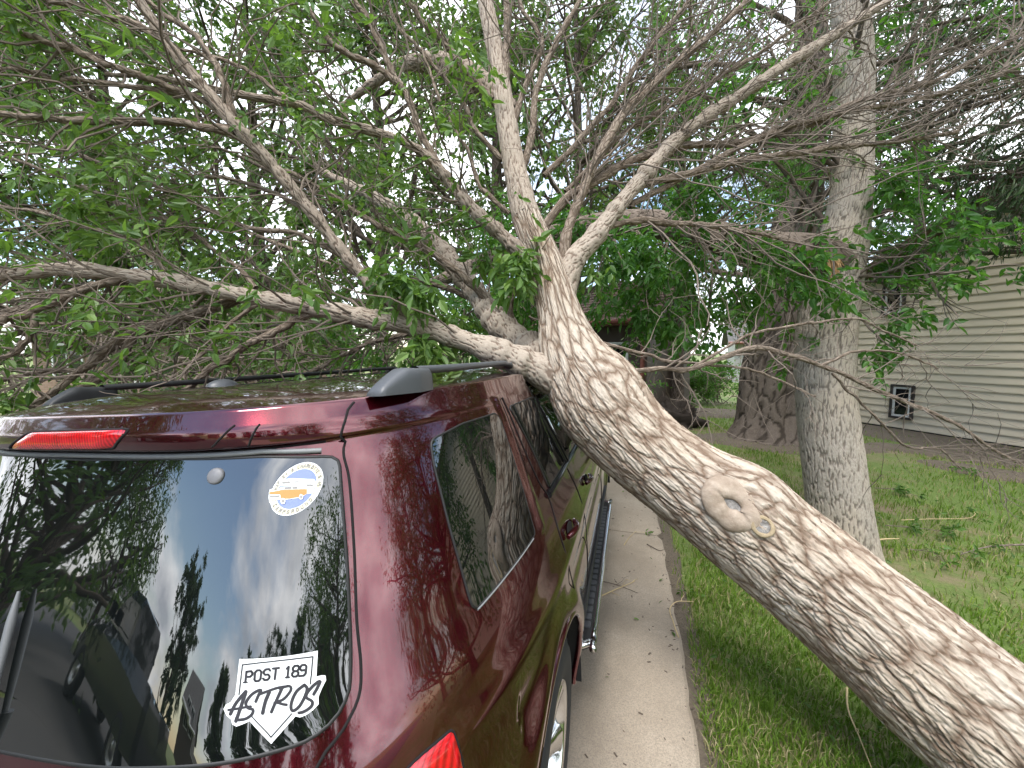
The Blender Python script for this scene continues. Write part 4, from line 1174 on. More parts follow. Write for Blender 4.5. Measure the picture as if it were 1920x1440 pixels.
# floor pan and wheel wells
mb = MB(); mb.box((-0.80, 0.15, 0.26), (0.80, 4.6, 0.30))
for ay in (AXLE_R, AXLE_F):
    for s in (-1, 1):
        a = np.linspace(-0.2, math.pi + 0.2, 25)
        V = np.vstack([np.c_[np.full(25, s * 0.52), ay + np.cos(a) * 0.46, TYR + np.sin(a) * 0.46], np.c_[np.full(25, s * 0.948), ay + np.cos(a) * 0.44, TYR + np.sin(a) * 0.44]])
        q = np.arange(24); mb.add(V, np.c_[q, q + 1, q + 26, q + 25])
        mb.add(np.vstack([V[:25], [[s * 0.52, ay, TYR - 0.2]]]), np.c_[q, q + 1, np.full(24, 25)])
mb.build('wheel_well', M_UNDER, car)
for ay in (AXLE_R, AXLE_F):
    for s in (-1, 1):
        a = np.linspace(-0.22, math.pi + 0.22, 60)
        y, z = ay + np.cos(a) * (ARCH + 0.006), TYR + np.sin(a) * (ARCH + 0.006)
        p = np.stack([(np.maximum(side_x(y, z), 0.66) + 0.004) * s, y, z], -1)
        mb = MB(); mb.tube(p, 0.014, 8); mb.build('arch_lip', M_PAINT, car, True)

# ---- glass
def round_poly(poly, r, n=7):
    P = np.asarray(poly, float); out = []
    N = len(P)
    for i in range(N):
        a, b, c = P[i - 1], P[i], P[(i + 1) % N]
        u, v = a - b, c - b; lu, lv = np.linalg.norm(u), np.linalg.norm(v)
        rr = min(r[i] if np.ndim(r) else r, lu * .45, lv * .45)
        p, q = b + u / lu * rr, b + v / lv * rr
        for t in np.linspace(0, 1, n):
            out.append((1 - t) ** 2 * p + 2 * t * (1 - t) * b + t * t * q)
    return np.array(out)
def resample_closed(P, n):
    Q = np.vstack([P, P[:1]]); s = np.concatenate([[0], np.cumsum(np.linalg.norm(np.diff(Q, axis=0), axis=1))])
    q = np.linspace(0, s[-1], n, endpoint=False)
    return np.stack([np.interp(q, s, Q[:, k]) for k in range(2)], -1)
def patch(poly, mapper, off, rings=14, n=120, edge_off=None, **k):
    O = resample_closed(poly, n); c = O.mean(0)
    V = []
    f = np.linspace(1, 0, rings + 1)[:-1]
    for j, t in enumerate(f):
        q = c + (O - c) * t
        o_ = off if (j > 0 or edge_off is None) else edge_off
        V.append(mapper(q[:, 0], q[:, 1], o_))
    V.append(mapper(c[:1], c[1:], off))
    V = np.vstack(V)
    i = np.arange(n); j = (i + 1) % n
    F = np.vstack([np.c_[i + r * n, j + r * n, j + (r + 1) * n, i + (r + 1) * n] for r in range(rings - 1)])
    F3 = np.c_[i + (rings - 1) * n, j + (rings - 1) * n, np.full(n, rings * n)]
    return V, [F3, F], O
def loop_tube(P, r, n=6):
    P = np.vstack([P, P[:2]])
    V, F, _ = sweep(P, r, n)
    return V[:-n], F[:-n]
def glazing(name, poly, mapper, s=1, off=0.003, gasket=0.0036, gm=None, n=120, gname='gasket', mirror=True, glass=None):
    V, F, O = patch(poly, mapper, off, n=n)
    res = []
    sides = (1, -1) if mirror else (1,)
    for sg in sides:
        Vs = V * np.array([sg, 1, 1])
        if sg < 0: Fs = [f[:, ::-1] for f in F]
        else: Fs = F
        g = obj(name, npmesh(name, dent(Vs), Fs, glass or M_GLASS, True), car)
        P = dent(mapper(O[:, 0], O[:, 1], 0.001) * np.array([sg, 1, 1]))
        Vg, Fg = loop_tube(P, gasket)
        obj(gname, npmesh(gname, Vg, Fg, gm or M_RUBBER, True), g)
        res.append(g)
    return res
def px_side(pts):
    return np.array([on_car(*q)[1:3] for q in pts])
qp = px_side([(806, 825), (865, 795), (927, 775), (936, 784), (965, 870), (1003, 1000), (950, 1074), (891, 1142), (884, 1136), (845, 1000), (812, 870)])
quarter = round_poly(qp, [0.02, .02, .012, .012, .05, .015, .03, .006, .006, .05, .05])
qg = glazing('quarter_window', quarter, side_pt)
rd = np.array([(1.215, 1.592), (1.66, 1.590), (1.765, 1.24), (1.345, 1.24), (1.295, 1.42)])
glazing('rear_door_window', round_poly(rd, [.02, .015, .015, .02, .1]), side_pt)
fd = np.array([(1.72, 1.590), (2.10, 1.590), (2.42, 1.50), (2.78, 1.24), (1.825, 1.24)])
glazing('front_door_window', round_poly(fd, [.015, .12, .12, .02, .015]), side_pt)
for s in (1, -1):                                    # black belt moulding and window frame lines
    y = np.linspace(1.31, 2.84, 40)
    mb = MB(); P = dent(side_pt(y, np.full(40, 1.222), 0.003) * np.array([s, 1, 1])); mb.tube(P, 0.015, 8); mb.build('belt_moulding', M_BLACKGLOSS, car, True)
    mb = MB(); t = np.linspace(0, 1, 20); P = dent(side_pt(1.69 + t * 0.105, 1.60 - t * 0.37, 0.001) * np.array([s, 1, 1])); mb.tube(P, 0.020, 6); mb.build('door_pillar', M_BLACKGLOSS, car, True)
    mb = MB(); P = dent(side_pt(1.255 + t * 0.10, 1.59 - t * 0.35, 0.004) * np.array([s, 1, 1])); mb.tube(P, 0.006, 6); mb.build('window_bar', M_BLACKGLOSS, car, True)
# bright line under the quarter glass
lp = px_side([(999, 1010), (950, 1077), (894, 1143)])
t = np.linspace(0, 1, 24); yz = np.stack([np.interp(t, [0, .5, 1], lp[:, k]) for k in range(2)], -1)
for s in (1, -1):
    mb = MB(); mb.tube(side_pt(yz[:, 0], yz[:, 1], 0.002) * np.array([s, 1, 1]), 0.0032, 6); mb.build('sill_trim', M_STRIP, car, True)

# rear window, drawn on its right half and mirrored
rg_r = [(0.0, 1.597), (0.25, 1.602), (0.47, 1.597), (0.588, 1.579), (0.614, 1.48), (0.643, 1.37), (0.664, 1.28), (0.677, 1.22), (0.686, 1.168), (0.677, 1.141), (0.65, 1.129), (0.59, 1.131), (0.45, 1.134), (0.25, 1.122), (0.0, 1.104)]
rg = np.array(rg_r + [(-x, z) for x, z in rg_r[-2:0:-1]])
rg = round_poly(rg, [0, .02, .02, .02] + [.05] * 10 + [0] + [.05] * 9 + [.02, .02, .02, .02])
rwin = glazing('rear_window', rg, rear_pt, n=260, mirror=False, off=0.004, gasket=0.0045)[0]
# grey strip over the glass
x = np.linspace(-0.56, 0.56, 60)
mb = MB(); mb.tube(rear_pt(x, np.interp(np.abs(x), [0, .47, .6], [1.6065, 1.6065, 1.590]), 0.004), 0.0058, 8); mb.build('weather_strip', M_STRIP, car, True)
mb = MB(); mb.tube(rear_pt(x, np.full(60, 1.6165), 0.003), 0.0035, 6); mb.build('panel_gap', M_GAP, car, True)
# tailgate gap down both sides
gp = [on_car(*q) for q in ((664, 754), (653, 768), (647, 790), (645, 840))]
xz = np.array([(p[0], p[2]) for p in gp] + [(0.614, 1.525), (0.648, 1.39), (0.675, 1.27), (0.693, 1.20), (0.700, 1.155), (0.690, 1.122), (0.668, 1.09), (0.658, 1.0), (0.66, 0.80)])
ax_ = catmull(np.c_[xz, np.zeros(len(xz))], 0.01)
for s in (1, -1):
    mb = MB(); mb.tube(rear_pt(ax_[:, 0], ax_[:, 1], 0.0) * np.array([s, 1, 1]), 0.0030, 6); mb.build('panel_gap', M_GAP, car, True)
# gap across the roof front of the tailgate
gx_ = np.linspace(-0.55, 0.55, 50)
# third brake light
bl = np.array([(p[0], p[2]) for p in (on_car(*q) for q in ((36, 853), (84, 816), (246, 804), (221, 842)))])
c_b = bl[:, 0].mean(); bl[:, 0] -= c_b; bl[:, 1] = np.clip(bl[:, 1], 1.622, 1.675)
bl = np.array([(-0.245, 1.626), (-0.135, 1.668), (0.205, 1.672), (0.150, 1.630)])
bl = round_poly(bl, .012)
V, F, O = patch(bl, rear_pt, 0.007, rings=6, n=80, edge_off=-0.002)
brk = obj('brake_light', npmesh('brake_light', V, F, M_REDLENS, True), car); brk['label'] = 'red high brake light lens'
Vg, Fg = loop_tube(rear_pt(O[:, 0], O[:, 1], 0.0), 0.003); obj('rim', npmesh('rim', Vg, Fg, M_GAP, True), brk)
# two short seams on the spoiler panel
for a_, b_ in (((398, 838), (441, 797)), ((466, 836), (488, 795))):
    p, q = on_car(*a_), on_car(*b_)
    t = np.linspace(0, 1, 12)
    mb = MB(); mb.tube(rear_pt(p[0] + (q[0] - p[0]) * t ** .8, p[2] + (q[2] - p[2]) * t, 0.0), 0.0022, 6); mb.build('panel_gap', M_GAP, car, True)
# hinge cap
hp = on_car(408, 893); c = rear_pt(hp[0], hp[2], 0.004); nn = norm(rear_pt(hp[0], hp[2], 0.01) - c)
mb = MB(); mb.lathe([(0, 0.006), (0.013, 0.0055), (0.0165, 0.003), (0.017, 0)], 28, Matrix.Translation(Vector(c)) @ Vector(nn).to_track_quat('Z', 'Y').to_matrix().to_4x4())
for s in (1,): mb.build('hinge_cap', mat('grey_cap', (0.16, 0.16, 0.17), 0.5), rwin, True)
# wiper
w0, w1 = on_car(-2, 1338), on_car(56, 1106)
t = np.linspace(0, 1, 16)
P = rear_pt(w0[0] + (w1[0] - w0[0]) * t, w0[2] + (w1[2] - w0[2]) * t, 0.016)
mb = MB(); mb.tube(P, np.interp(t, [0, .3, .75, 1], [.005, .007, .008, .003]), 8)
P2 = rear_pt(np.array([w0[0] - 0.02, w0[0]]), np.array([1.03, w0[2]]), 0.02); mb.tube(P2, 0.009, 8)
wp = mb.build('wiper', mat('worn_grey_arm', (0.13, 0.135, 0.14), 0.45), car, True)
# door seams
def seam(yz, r=0.0022, s_all=(1, -1)):
    ax_ = catmull(np.c_[np.asarray(yz, float), np.zeros(len(yz))], 0.012)
    for s in s_all:
        mb = MB(); mb.tube(dent(side_pt(ax_[:, 0], ax_[:, 1], 0.0015) * np.array([s, 1, 1])), r, 6); mb.build('door_gap', M_GAP, car, True)
seam([(1.19, 1.63), (1.21, 1.45), (1.25, 1.30), (1.312, 1.20), (1.275, 1.07), (1.295, 0.90), (1.40, 0.74), (1.50, 0.62), (1.56, 0.47)])
seam([(1.63, 1.63), (1.76, 1.24), (1.80, 1.0), (1.80, 0.72), (1.79, 0.47)])
seam([(2.86, 1.20), (2.90, 0.95), (2.88, 0.6), (2.86, 0.47)])
seam([(1.60, 0.47), (2.2, 0.462), (2.86, 0.47)])
# sill cladding below the doors
for s in (1, -1):
    y = np.linspace(1.50, 3.46, 50); mb = MB(); mb.tube(side_pt(y, np.full(50, 0.56), 0.006) * np.array([s, 1, 1]), 0.012, 8); mb.build('side_moulding', M_BLACKPLASTIC, car, True)
# door handles
def handle(y, z, s):
    mb = MB()
    t = np.linspace(0, 1, 14)
    P = side_pt(y - 0.085 + 0.17 * t, z + 0 * t, 0.010 + 0.022 * np.sin(math.pi * t)) * np.array([s, 1, 1])
    mb.tube(P, np.interp(t, [0, .15, .85, 1], [.010, .014, .014, .010]), 8)
    h = mb.build('door_handle', M_PAINT, car, True)
    a = np.linspace(0, 2 * math.pi, 20, endpoint=False)
    q = np.c_[y + np.cos(a) * 0.055, z + np.sin(a) * 0.026]
    V, F, O = patch(q, lambda u, v, o: side_pt(u, v, o), 0.003, rings=3, n=24)
    obj('handle_recess', npmesh('handle_recess', V * np.array([s, 1, 1]), F if s > 0 else [f[:, ::-1] for f in F], M_GAP, True), h)
for s in (1, -1):
    handle(1.42, 1.04, s); handle(2.10, 1.04, s)
# tail lights
tl = px_side([(846, 1364), (857, 1400), (862, 1440)]);
for s in (1, -1):
    poly = np.array([(0.495, 1.012), (0.497, 0.96), (0.485, 0.86), (0.47, 0.76), (0.33, 0.75), (0.26, 0.80), (0.28, 0.93), (0.33, 0.995), (0.41, 1.018)])
    V, F, O = patch(round_poly(poly, [.01, .03, .05, .03, .05, .05, .05, .03, .03]), side_pt, 0.010, rings=10, n=120, edge_off=0.0)
    L = obj('tail_light', npmesh('tail_light', V * np.array([s, 1, 1]), F if s > 0 else [f[:, ::-1] for f in F], M_REDLENS, True), car)
    Vg, Fg = loop_tube(side_pt(O[:, 0], O[:, 1], 0.0) * np.array([s, 1, 1]), 0.003); obj('rim', npmesh('rim', Vg, Fg, M_GAP, True), L)
# bumper gap and cover
x = np.linspace(-0.86, 0.86, 80)
mb = MB(); mb.tube(rear_pt(x, np.full(80, 0.745), 0.001), 0.004, 6); mb.build('bumper_gap', M_GAP, car, True)
x = np.linspace(-0.7, 0.7, 80)
mb = MB(); mb.tube(rear_pt(x, np.full(80, 0.66), 0.0), 0.03, 10); mb.build('bumper_pad', M_BLACKPLASTIC, car, True)

# ---- roof rails
def roof_surface(x, y):
    k = np.clip(np.abs(x) / 0.723, 0, 1); return roof_z(k)
for s in (1, -1):
    rail = None
    yb = np.linspace(0.76, 2.62, 70)
    xb = 0.660 - 0.03 * ((yb - 0.76) / 1.9) ** 2 - 0.02 * np.clip((0.95 - yb) / 0.3, 0, 1)
    zb = roof_surface(xb, yb) + 0.046
    P = np.stack([xb * s, yb, zb], -1)
    V, F, _ = sweep(P, 1.0, 10)
    Vc = V.reshape(70, 10, 3); Vc = P[:, None] + (Vc - P[:, None]) * np.array([0.017, 0.0, 0.0125]); V = Vc.reshape(-1, 3)
    rail = obj('roof_rail', npmesh('roof_rail', dent(V, 0.6), F, M_GREYPLASTIC if s > 0 else M_BLACKPLASTIC, True), car)
    for y0_, y1_ in ((0.60, 0.80), (2.58, 2.76)):
        st = np.linspace(0, 1, 18); yy = y0_ + (y1_ - y0_) * st
        up = st if y0_ < 1 else 1 - st
        h = 0.056 * np.clip(up / 0.42, 0, 1) ** 0.75 * (1 - 0.10 * np.clip((up - .5) / .5, 0, 1))
        hw = 0.022 + 0.009 * np.sin(np.clip(up, 0, 1) * math.pi)
        a = np.linspace(0, math.pi, 13)
        V = []
        xc = (0.630 + 0.028 * np.clip(up / .6, 0, 1)) * s
        for q in range(18):
            zr = roof_surface(abs(xc[q]), yy[q]) - 0.010
            cs, sn = np.cos(a), np.sin(a)
            V.append(np.c_[xc[q] + np.sign(cs) * np.abs(cs) ** 0.55 * hw[q], np.full(13, yy[q]), zr + np.abs(sn) ** 0.45 * (h[q] + 0.010)])
        V = np.vstack(V); i = (np.arange(17)[:, None] * 13 + np.arange(12)[None]).ravel()
        ends = [np.arange(13)[::-1], np.arange(13) + 17 * 13]
        obj('rail_foot', npmesh('rail_foot', dent(V, 0.6), [np.c_[i, i + 1, i + 14, i + 13], np.array(ends)], M_GREYPLASTIC if s > 0 else M_BLACKPLASTIC, True), rail)
# round antenna dome near the middle of the roof
mb = MB()
dp = Matrix.Translation((-0.40, 1.02, roof_surface(0.40, 1.0) - 0.006)) @ Matrix.Diagonal((0.8, 1.15, 1, 1))
mb.lathe([(0.055, 0), (0.052, 0.012), (0.042, 0.024), (0.026, 0.032), (0.010, 0.0355), (0.0, 0.036)], 28, dp)
mb.build('roof_antenna', M_GREYPLASTIC, car, True)
# ---- wheels
def wheel(y, s):
    w = empty('wheel'); w.parent = car
    wl = CAR_M.inverted() @ Matrix.Translation((XC - 0.045 + s * 0.815, Y0 + y, TYR + 0.004)) @ Matrix.Rotation(rad(90) * s, 4, 'Y')
    w.location = wl.to_translation(); w.rotation_euler = wl.to_euler()
    mb = MB()
    mb.lathe([(0.235, -0.12), (0.30, -0.13), (0.352, -0.125), (0.378, -0.095), (0.385, -0.05), (0.385, 0.05), (0.378, 0.095), (0.352, 0.122), (0.30, 0.128), (0.245, 0.118), (0.232, 0.10)], 64)
    # tread blocks
    for k in range(44):
        a = k / 44 * 2 * math.pi
        for z0, z1, o in ((-0.105, -0.055, 0), (-0.045, 0.0, .5), (0.01, 0.05, 0), (0.06, 0.105, .5)):
            aa = a + o / 44 * 2 * math.pi
            M_ = Matrix.Rotation(aa, 4, 'Z'); mb.box((0.372, -0.020, z0), (0.3885, 0.020, z1), M_)
    mb.build('tyre', M_TYRE, w, True)
    mb = MB()
    mb.lathe([(0.236, -0.11), (0.236, 0.10), (0.244, 0.116), (0.236, 0.120), (0.222, 0.108), (0.215, 0.05), (0.205, -0.05), (0.205, -0.11)], 64)
    mb.lathe([(0.0, 0.086), (0.035, 0.084), (0.042, 0.07), (0.06, 0.055), (0.075, 0.03)], 32)
    for k in range(6):
        a = k / 6 * 2 * math.pi
        V = []
        for r, hw, z, th in ((0.045, 0.030, 0.070, .03), (0.10, 0.028, 0.078, .03), (0.16, 0.036, 0.084, .03), (0.225, 0.052, 0.098, .03)):
            V += [(r, -hw, z), (r, -hw * .55, z + .012), (r, hw * .55, z + .012), (r, hw, z), (r, hw, z - th), (r, -hw, z - th)]
        V = np.array(V) @ np.array(Matrix.Rotation(a, 3, 'Z')).T
        q = [(j * 6 + b, j * 6 + (b + 1) % 6, (j + 1) * 6 + (b + 1) % 6, (j + 1) * 6 + b) for j in range(3) for b in range(6)]
        mb.add(V, q)
    mb.build('rim', M_CHROME, w, True)
    mb = MB(); mb.lathe([(0.0, -0.02), (0.20, -0.02), (0.20, -0.03)], 32); mb.build('brake_disc', M_UNDER, w)
for y in (AXLE_R, AXLE_F):
    for s in (1, -1): wheel(y, s)
# ---- running boards
for s in (1, -1):
    mb = MB()
    o_ = [(0.84, 1.50), (0.985, 1.60), (0.995, 1.68), (0.995, 3.32), (0.985, 3.40), (0.84, 3.50)]
    P = np.array(o_); P[:, 0] *= s
    mb.prism(P if s > 0 else P[::-1], 0.385, 0.425)
    rb = mb.build('running_board', M_BLACKPLASTIC, car)
    mb = MB()
    e = catmull(np.c_[np.array(o_), np.full(6, 0.415)], 0.02); e[:, 0] *= s
    mb.tube(e, 0.016, 10); mb.build('edge_bar', M_CHROME, rb, True)
    for k in range(26):
        y = 1.70 + k * 0.062
        mb = MB(); mb.prism(round_poly([(s * 0.905, y - .022), (s * 0.975, y - .022), (s * 0.975, y + .022), (s * 0.905, y + .022)], .01, 4) if s > 0 else round_poly([(s * 0.975, y - .022), (s * 0.905, y - .022), (s * 0.905, y + .022), (s * 0.975, y + .022)], .01, 4), 0.4255, 0.4315)
        mb.build('grip_pad', M_GREYPLASTIC, rb)
    mb = MB(); mb.box((min(s * 0.84, s * 0.94), 3.40, 0.12), (max(s * 0.84, s * 0.94), 3.425, 0.50)); mb.build('mud_flap', M_RUBBER, car)
# ---- door mirrors
for s in (1, -1):
    yz_ = (2.66, 1.27)
    mr = empty('door_mirror', (0, 0, 0)); mr.parent = car
    a = np.linspace(0, 2 * math.pi, 28, endpoint=False)
    prof = np.c_[np.sign(np.cos(a)) * np.abs(np.cos(a)) ** .6 * 0.10, np.sign(np.sin(a)) * np.abs(np.sin(a)) ** .6 * 0.075]
    V = []
    for t_, sc in ((0, 1.0), (0.06, 1.0), (0.11, .82), (0.14, .45), (0.15, .05)):
        V.append(np.c_[s * (1.07 + prof[:, 0] * sc), np.full(28, 2.62 + t_), 1.28 + prof[:, 1] * sc])
    i = (np.arange(4)[:, None] * 28 + np.arange(28)[None]); i2 = (np.arange(4)[:, None] * 28 + (np.arange(28)[None] + 1) % 28)
    obj('mirror_housing', npmesh('mirror_housing', np.vstack(V), np.stack([i, i2, i2 + 28, i + 28], -1).reshape(-1, 4), M_BLACKGLOSS, True), mr)
    V = np.vstack([np.c_[s * (1.07 + prof[:, 0] * .93), np.full(28, 2.618), 1.28 + prof[:, 1] * .93], [[s * 1.07, 2.6175, 1.28]]])
    q = np.arange(28); obj('mirror_glass', npmesh('mirror_glass', V, np.c_[q, (q + 1) % 28, np.full(28, 28)], M_MIRROR), mr)
    mb = MB(); mb.tube(np.array([(s * 0.86, 2.72, 1.235), (s * 1.0, 2.70, 1.24)]), 0.022, 8); mb.build('mirror_arm', M_BLACKGLOSS, mr, True)
# windscreen
ws = round_poly([(-0.60, 1.62), (0.60, 1.62), (0.70, 1.16), (-0.70, 1.16)], .06)
def front_pt(x, z, off=0.0):
    x = np.asarray(x, float); z = np.asarray(z, float); e = .004
    def fy(x, z): return c_f(z) - 1.0 + np.clip(1 - np.clip(np.abs(x) / c_w(z), 0, 1) ** 3.0, 0, 1) ** (1 / 3.0)
    y = fy(x, z); fx = (fy(x + e, z) - fy(x - e, z)) / (2 * e); fz = (fy(x, z + e) - fy(x, z - e)) / (2 * e)
    return np.stack([x, y, z], -1) + norm(np.stack([-fx, np.ones_like(y), -fz], -1)) * off
glazing('windscreen', ws, front_pt, mirror=False, n=160)
for s in (1, -1):
    hl = round_poly([(s * .45, .86), (s * .78, .84), (s * .80, .98), (s * .50, 1.0)], .03)
    V, F, O = patch(hl if s > 0 else hl[::-1], front_pt, 0.006, rings=6, n=60); obj('headlight', npmesh('headlight', V, F, mat('clear_lens', (0.6, 0.62, 0.64), 0.08) if s > 0 else MATS['clear_lens'], True), car)
gr = round_poly([(-.38, .72), (.38, .72), (.42, .95), (-.42, .95)], .03)
V, F, O = patch(gr, front_pt, 0.006, rings=6, n=60); obj('grille', npmesh('grille', V, F, M_BLACKGLOSS, True), car)
# ================================================================== other trees, houses, vehicles
M_BARK_S = bark_mat('standing_tree_bark', (0.44, 0.39, 0.33), (0.32, 0.28, 0.235), (0.185, 0.155, 0.125), 45, 16, 0.6, 0.008, (0.46, 0.38, 0.29), True)
M_BARK_O = bark_mat('old_tree_bark', (0.15, 0.122, 0.10), (0.105, 0.083, 0.068), (0.05, 0.039, 0.031), 22, 6.0, 0.8, 0.02, None, True)
M_BARK_D = bark_mat('dark_bark', (0.17, 0.135, 0.11), (0.11, 0.085, 0.068), (0.05, 0.038, 0.03), 24, 6, 0.8, 0.015)

M_BARK_DP = bark_mat('torn_limb_bark', (0.22, 0.175, 0.14), (0.14, 0.11, 0.088), (0.055, 0.04, 0.03), 30, 10, 0.7, 0.01, None, True)
def stem_mesh(ax, name, m, n=12):
    V, F, _ = sweep(ax[:, :3], ax[:, 3], n)
    s = np.concatenate([[0], np.cumsum(np.linalg.norm(np.diff(ax[:, :3], axis=0), axis=1))])
    uv = np.stack([np.repeat((np.arange(n) / n * 2 * math.pi)[None], len(ax), 0) * ax[:, 3:4], np.repeat(s[:, None], n, 1)], -1)
    return npmesh(name, V, F, m, True, uv=uv.reshape(-1, 2))

def wchild(root, name, me, **k):
    """child of a tree whose mesh is in world coordinates"""
    o = bpy.data.objects.new(name, me); S.collection.objects.link(o); o.parent = root
    o.matrix_parent_inverse = Matrix.Translation(-Vector(root.location))
    return tag(o, **k) if k else o

def crown(root, starts, tans, rng, length, r0, n2, n3, leaves, leaf, lm, bm, K=9, ang=(35, 75), trop=(0, 0, 0.05), droop=0.4, W=0.45, l2=(0.5, 1.4), l3=(0.2, 0.6), spread=0.07, tw=True, sides=5, compound=0, own_limbs=True, mask=None):
    P1, R1 = grow(starts, tans, length, r0, rng, K, ang, 0.13, trop)
    V, F = batch_tubes(P1, R1, 7)
    nv = K * 7
    if own_limbs:
        for q in range(len(starts)):
            wchild(root, 'limb', npmesh('limb', V[q * nv:(q + 1) * nv], F[q * (K - 1) * 7:(q + 1) * (K - 1) * 7] - q * nv, bm, True))
    else:
        wchild(root, 'limbs', npmesh('limbs', V, F, bm, True), kind='stuff')
    p, t = pick(P1, rng, n2, 0.18, 1.0)
    P2, R2 = grow(p, t, rng.uniform(*l2, n2), rng.uniform(0.006, 0.014, n2), rng, 7, (25, 65), 0.16, (0, 0, -0.02 * droop * 3))
    p, t = pick(P2, rng, n3, 0.2, 1.0)
    P3, R3 = grow(p, t, rng.uniform(*l3, n3), rng.uniform(0.0025, 0.005, n3), rng, 5, (20, 60), 0.2, (0, 0, -0.06 * droop * 3))
    if tw:
        acc = Acc(); acc.add(*batch_tubes(P2, R2, 4)); acc.add(*batch_tubes(P3, R3, 3))
        wchild(root, 'twigs', acc.mesh('twigs', bm), kind='stuff')
    q, t = pick(P3, rng, leaves, 0.15, 1.0)
    q = q + rng.normal(0, spread, q.shape)
    dens = vnoise(q[:, 0] * 1.1 + 31, q[:, 2] * 1.1 + q[:, 1] * 0.8 + 31, 13)
    keep = dens > 0.22 * rng.random(len(q)) + 0.12
    if mask is not None: keep &= mask(q)
    q, t = q[keep], t[keep]
    acc = Acc()
    d = norm(t + rng.normal(0, .7, t.shape))
    if compound: acc.add(*sprays(q, d, rng, leaf, compound, W, droop))
    else: acc.add(*leaf_arrays(q, d, leaf * rng.uniform(0.7, 1.25, len(q)), rng, W, droop))
    wchild(root, 'crown', acc.mesh('crown', lm, rng, 6), kind='stuff')

def bg_tree(name, label, base, top, r, zr, nl, length, leaves, leaf, lm, bm, seed, group=None, n2=90, n3=500, lean=(0, 0), ang=(45, 85), trop=(0, 0, 0.05), droop=0.4, W=0.45, l2=(0.5, 1.4), l3=(0.2, 0.6), spread=0.09, K=9, tw=True):
    rng = np.random.default_rng(seed)
    root = empty(name, (base[0], base[1], 0), 0, label, 'tree', group)
    ctrl = [[base[0] + lean[0] * f + rng.normal(0, .05) * (f > 0), base[1] + lean[1] * f + rng.normal(0, .05) * (f > 0), -0.1 + (top + 0.1) * f, r * (1.45 if f == 0 else 1 - 0.8 * f)] for f in np.linspace(0, 1, 6)]
    ax = catmull(ctrl, 0.25)
    wchild(root, 'trunk', stem_mesh(ax, 'trunk', bm, 14))
    f = rng.uniform(zr[0], zr[1], nl); z = f * top
    s = np.stack([np.interp(z, ax[:, 2], ax[:, k]) for k in range(3)], -1)
    rr = np.interp(z, ax[:, 2], ax[:, 3])
    tans = np.tile(np.array([[0, 0, 1.0]]), (nl, 1))
    crown(root, s, tans, rng, length * (1.15 - 0.5 * f) * rng.uniform(0.7, 1.2, nl), np.clip(rr * 0.5, .02, .12), n2, n3, leaves, leaf, lm, bm, K, ang, trop, droop, W, l2, l3, spread, tw, own_limbs=False)
    return root

# ---- standing tree with the torn limb, right of the walk
SB = ground_at(1592, 1046)
dS = float((SB - np.array([0, 0, CAM_H])) @ CF)
ST_ = [T4(1598, 1085, dS, 112), T4(1588, 1040, dS, 106), T4(1574, 960, dS, 100), T4(1560, 860, dS, 97), T4(1548, 760, dS + .02, 95), T4(1546, 670, dS + .05, 95), T4(1552, 590, dS + .08, 93), T4(1566, 510, dS + .1, 88), T4(1584, 440, dS + .1, 76), T4(1597, 350, dS + .1, 64), T4(1600, 220, dS + .12, 61), T4(1600, 100, dS + .15, 60), T4(1592, 0, dS + .2, 54), T4(1585, -160, dS + .3, 42), T4(1570, -340, dS + .4, 26)]
ax = catmull(ST_, 0.02)
standing = empty('standing_tree', (float(SB[0]), float(SB[1]), 0), 0, 'standing grey-barked tree beside the fallen trunk with an orange torn wound', 'tree')
me, _ = big_stem(ax, 190, 0.010, 77, [(at(1530, 560, dS - .1), 0.02, 0.15)], M_BARK_S, 'trunk', (0.022, 0.19))
wchild(standing, 'trunk', me)
# torn wound: pale splintered wood and the hanging limb
mb = MB(); rng = np.random.default_rng(5)
for k in range(26):
    px = 1548 + rng.uniform(0, 24); py0 = 462 + rng.uniform(0, 14); L = rng.uniform(20, 60)
    a = at(px - 3, py0, dS - 0.13 + 0.05 * rng.random()); b = at(px + 6 + rng.uniform(-2, 6), py0 + L, dS - 0.155 + 0.02 * rng.random())
    mb.tube(np.array([a, (a + b) / 2 + rng.normal(0, .004, 3), b]), [0.002, 0.009, 0.002], 5)
wchild(standing, 'torn_wood', mb.mesh('torn_wood', M_ORANGEWOOD, True), label='orange splintered wood where the limb tore')
BL = [T4(1572, 500, dS + .08, 78), T4(1520, 480, dS + .06, 76), T4(1440, 468, dS + .12, 66), T4(1370, 452, dS + .22, 60), T4(1270, 428, dS + .4, 54), T4(1180, 418, dS + .6, 48), T4(1080, 430, dS + .85, 40), T4(960, 470, dS + 1.1, 32), T4(840, 520, dS + 1.3, 24), T4(720, 580, dS + 1.5, 12)]
axb = catmull(BL, 0.02)
me, _ = big_stem(axb, 60, 0.012, 78, (), M_BARK_DP, 'broken_limb', (0.03, 0.14))
wchild(standing, 'broken_limb', me, label='thick torn limb hanging sideways from the wound')
rs = np.random.default_rng(12)
def front_of(px0, px1, py0, py1, d0, d1, n, r):
    return np.array([at(r.uniform(px0, px1), r.uniform(py0, py1), r.uniform(d0, d1)) for _ in range(n)])
# leaf masses hanging from the broken limb
p, t = pick(axb[None, :, :3], rs, 30, 0.05, 1.0)
crown(standing, p, np.tile([[0, 0, -1.0]], (30, 1)), rs, rs.uniform(0.5, 1.2, 30), np.full(30, 0.012), 130, 560, 3300, 0.075, M_LEAF_MAPLE, M_TWIG, 7, (20, 80), (0, 0, 0.0), 0.5, 0.5, (0.2, 0.7), (0.12, 0.4), 0.04, True, compound=2, own_limbs=False,
      mask=lambda q: q[:, 2] > 1.45)
